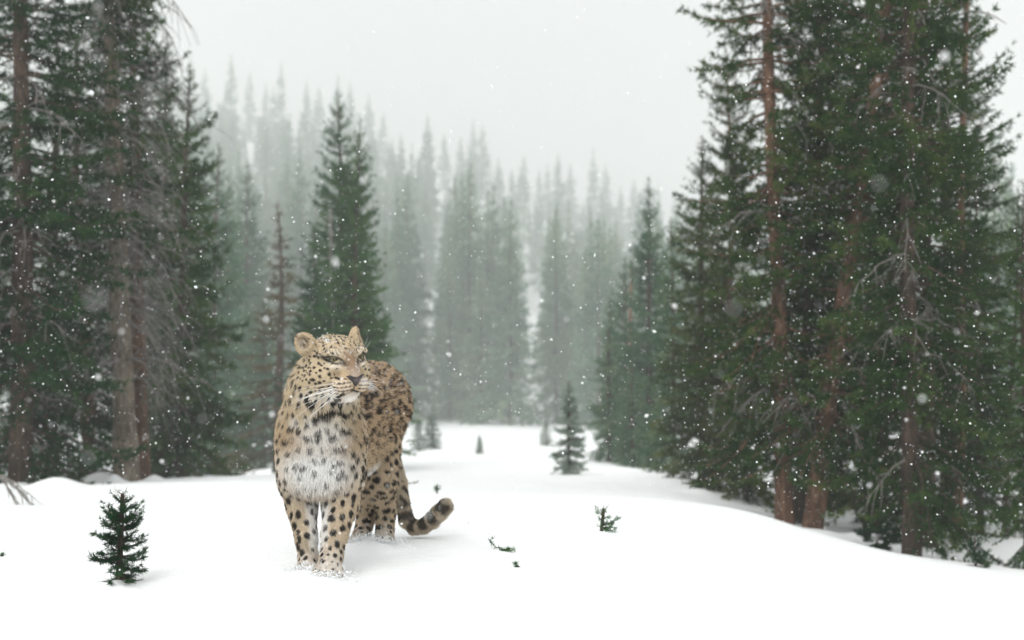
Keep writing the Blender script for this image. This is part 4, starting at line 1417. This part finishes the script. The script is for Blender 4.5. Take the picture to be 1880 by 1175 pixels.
# ------------------------------------------------------------------ falling snow
m, nt, out = new_mat('snowflake')
d_ = nt.nodes.new('ShaderNodeBsdfDiffuse'); t_ = nt.nodes.new('ShaderNodeBsdfTranslucent'); s_ = nt.nodes.new('ShaderNodeMixShader'); s_.inputs[0].default_value = .5
tcf = nt.nodes.new('ShaderNodeTexCoord'); nf_ = noise(nt, 3, 2, .5, tcf.outputs['Object']); rf_ = ramp(nt, [(.3, (.93, .94, .95)), (.7, (.97, .97, .97))])
nt.links.new(nf_.outputs[0], rf_.inputs[0]); nt.links.new(rf_.outputs[0], d_.inputs[0]); nt.links.new(rf_.outputs[0], t_.inputs[0])
nt.links.new(d_.outputs[0], s_.inputs[1]); nt.links.new(t_.outputs[0], s_.inputs[2]); nt.links.new(s_.outputs[0], out.inputs[0]); M['flake'] = m
g = np.random.default_rng(2024)
NFL = 105000
rad_ = (g.uniform(0.55 ** 3, 12.0 ** 3, NFL)) ** (1 / 3)
phi_ = g.uniform(R(-42), R(42), NFL)
th_ = g.uniform(R(-18), R(26), NFL)
fp = np.stack([rad_ * np.sin(phi_) * np.cos(th_), rad_ * np.cos(phi_) * np.cos(th_), CAM_H + rad_ * np.sin(th_)], -1)
fp = fp[fp[:, 2] > ground(fp[:, 0], fp[:, 1]) + 0.02]
# none inside the animal
keep = ~((np.abs(fp[:, 0] + .62) < .25) & (fp[:, 1] > 3.8) & (fp[:, 1] < 5.2) & (fp[:, 2] < .95) & (g.uniform(size=len(fp)) < .9))
gust = vnoise(fp[:, 0] * 1.3 + fp[:, 2] * .8, fp[:, 1] * 1.1 + fp[:, 2] * 1.2, 50)
keep &= g.uniform(size=len(fp)) < .3 + .9 * gust
fp = fp[keep]
n = len(fp)
octa = np.array([(1, 0, 0), (-1, 0, 0), (0, 1, 0), (0, -1, 0), (0, 0, 1), (0, 0, -1)], float)
of = np.array([(0, 2, 4), (2, 1, 4), (1, 3, 4), (3, 0, 4), (2, 0, 5), (1, 2, 5), (3, 1, 5), (0, 3, 5)])
fr_ = .0018 * np.exp(g.normal(size=n) * .55)
vv = octa[None] * g.uniform(.6, 1.3, (n, 6, 1)) * np.stack([g.uniform(.7, 1.2, n), g.uniform(.7, 1.2, n), g.uniform(.7, 1.3, n)], -1)[:, None]
fr_ = np.minimum(fr_, .0050)
rx, ry = unit(g.normal(size=(n, 3))), g.normal(size=(n, 3)); ry = unit(ry - rx * (rx * ry).sum(1, keepdims=True)); rz_ = np.cross(rx, ry)
vv = vv[..., :1] * rx[:, None] + vv[..., 1:2] * ry[:, None] + vv[..., 2:] * rz_[:, None]
vv = fp[:, None] + vv * fr_[:, None, None]
ff = of[None] + (np.arange(n) * 6)[:, None, None]
tag(obj('falling_snow', mesh_from('falling_snow', vv.reshape(-1, 3), ff.reshape(-1, 3), M['flake'], True)), 'falling snowflakes drifting through the whole clearing', kind='stuff')

# loose crumbs of snow kicked up round the paws
cr = []
for px, py, d in [(559, 1052, 4.11), (604, 1060, 4.0), (655, 1004, 4.70), (706, 1004, 4.68)]:
    c0 = P(px, py, d)
    q = g.normal(size=(700, 3)) * np.array([.05, .035, .014])
    q[:, 0] += c0[0]; q[:, 1] += c0[1]
    q[:, 2] = ground(q[:, 0], q[:, 1]) + np.abs(q[:, 2])
    cr.append(q)
cr = np.concatenate(cr); n = len(cr)
vv = octa[None] * g.uniform(.6, 1.3, (n, 6, 1)); vv = cr[:, None] + vv * (.0020 * np.exp(g.normal(size=n) * .4))[:, None, None]
ff = of[None] + (np.arange(n) * 6)[:, None, None]
tag(obj('loose_snow', mesh_from('loose_snow', vv.reshape(-1, 3), ff.reshape(-1, 3), M['snow'], True)), 'loose snow crumbs around the leopard paws', kind='stuff')
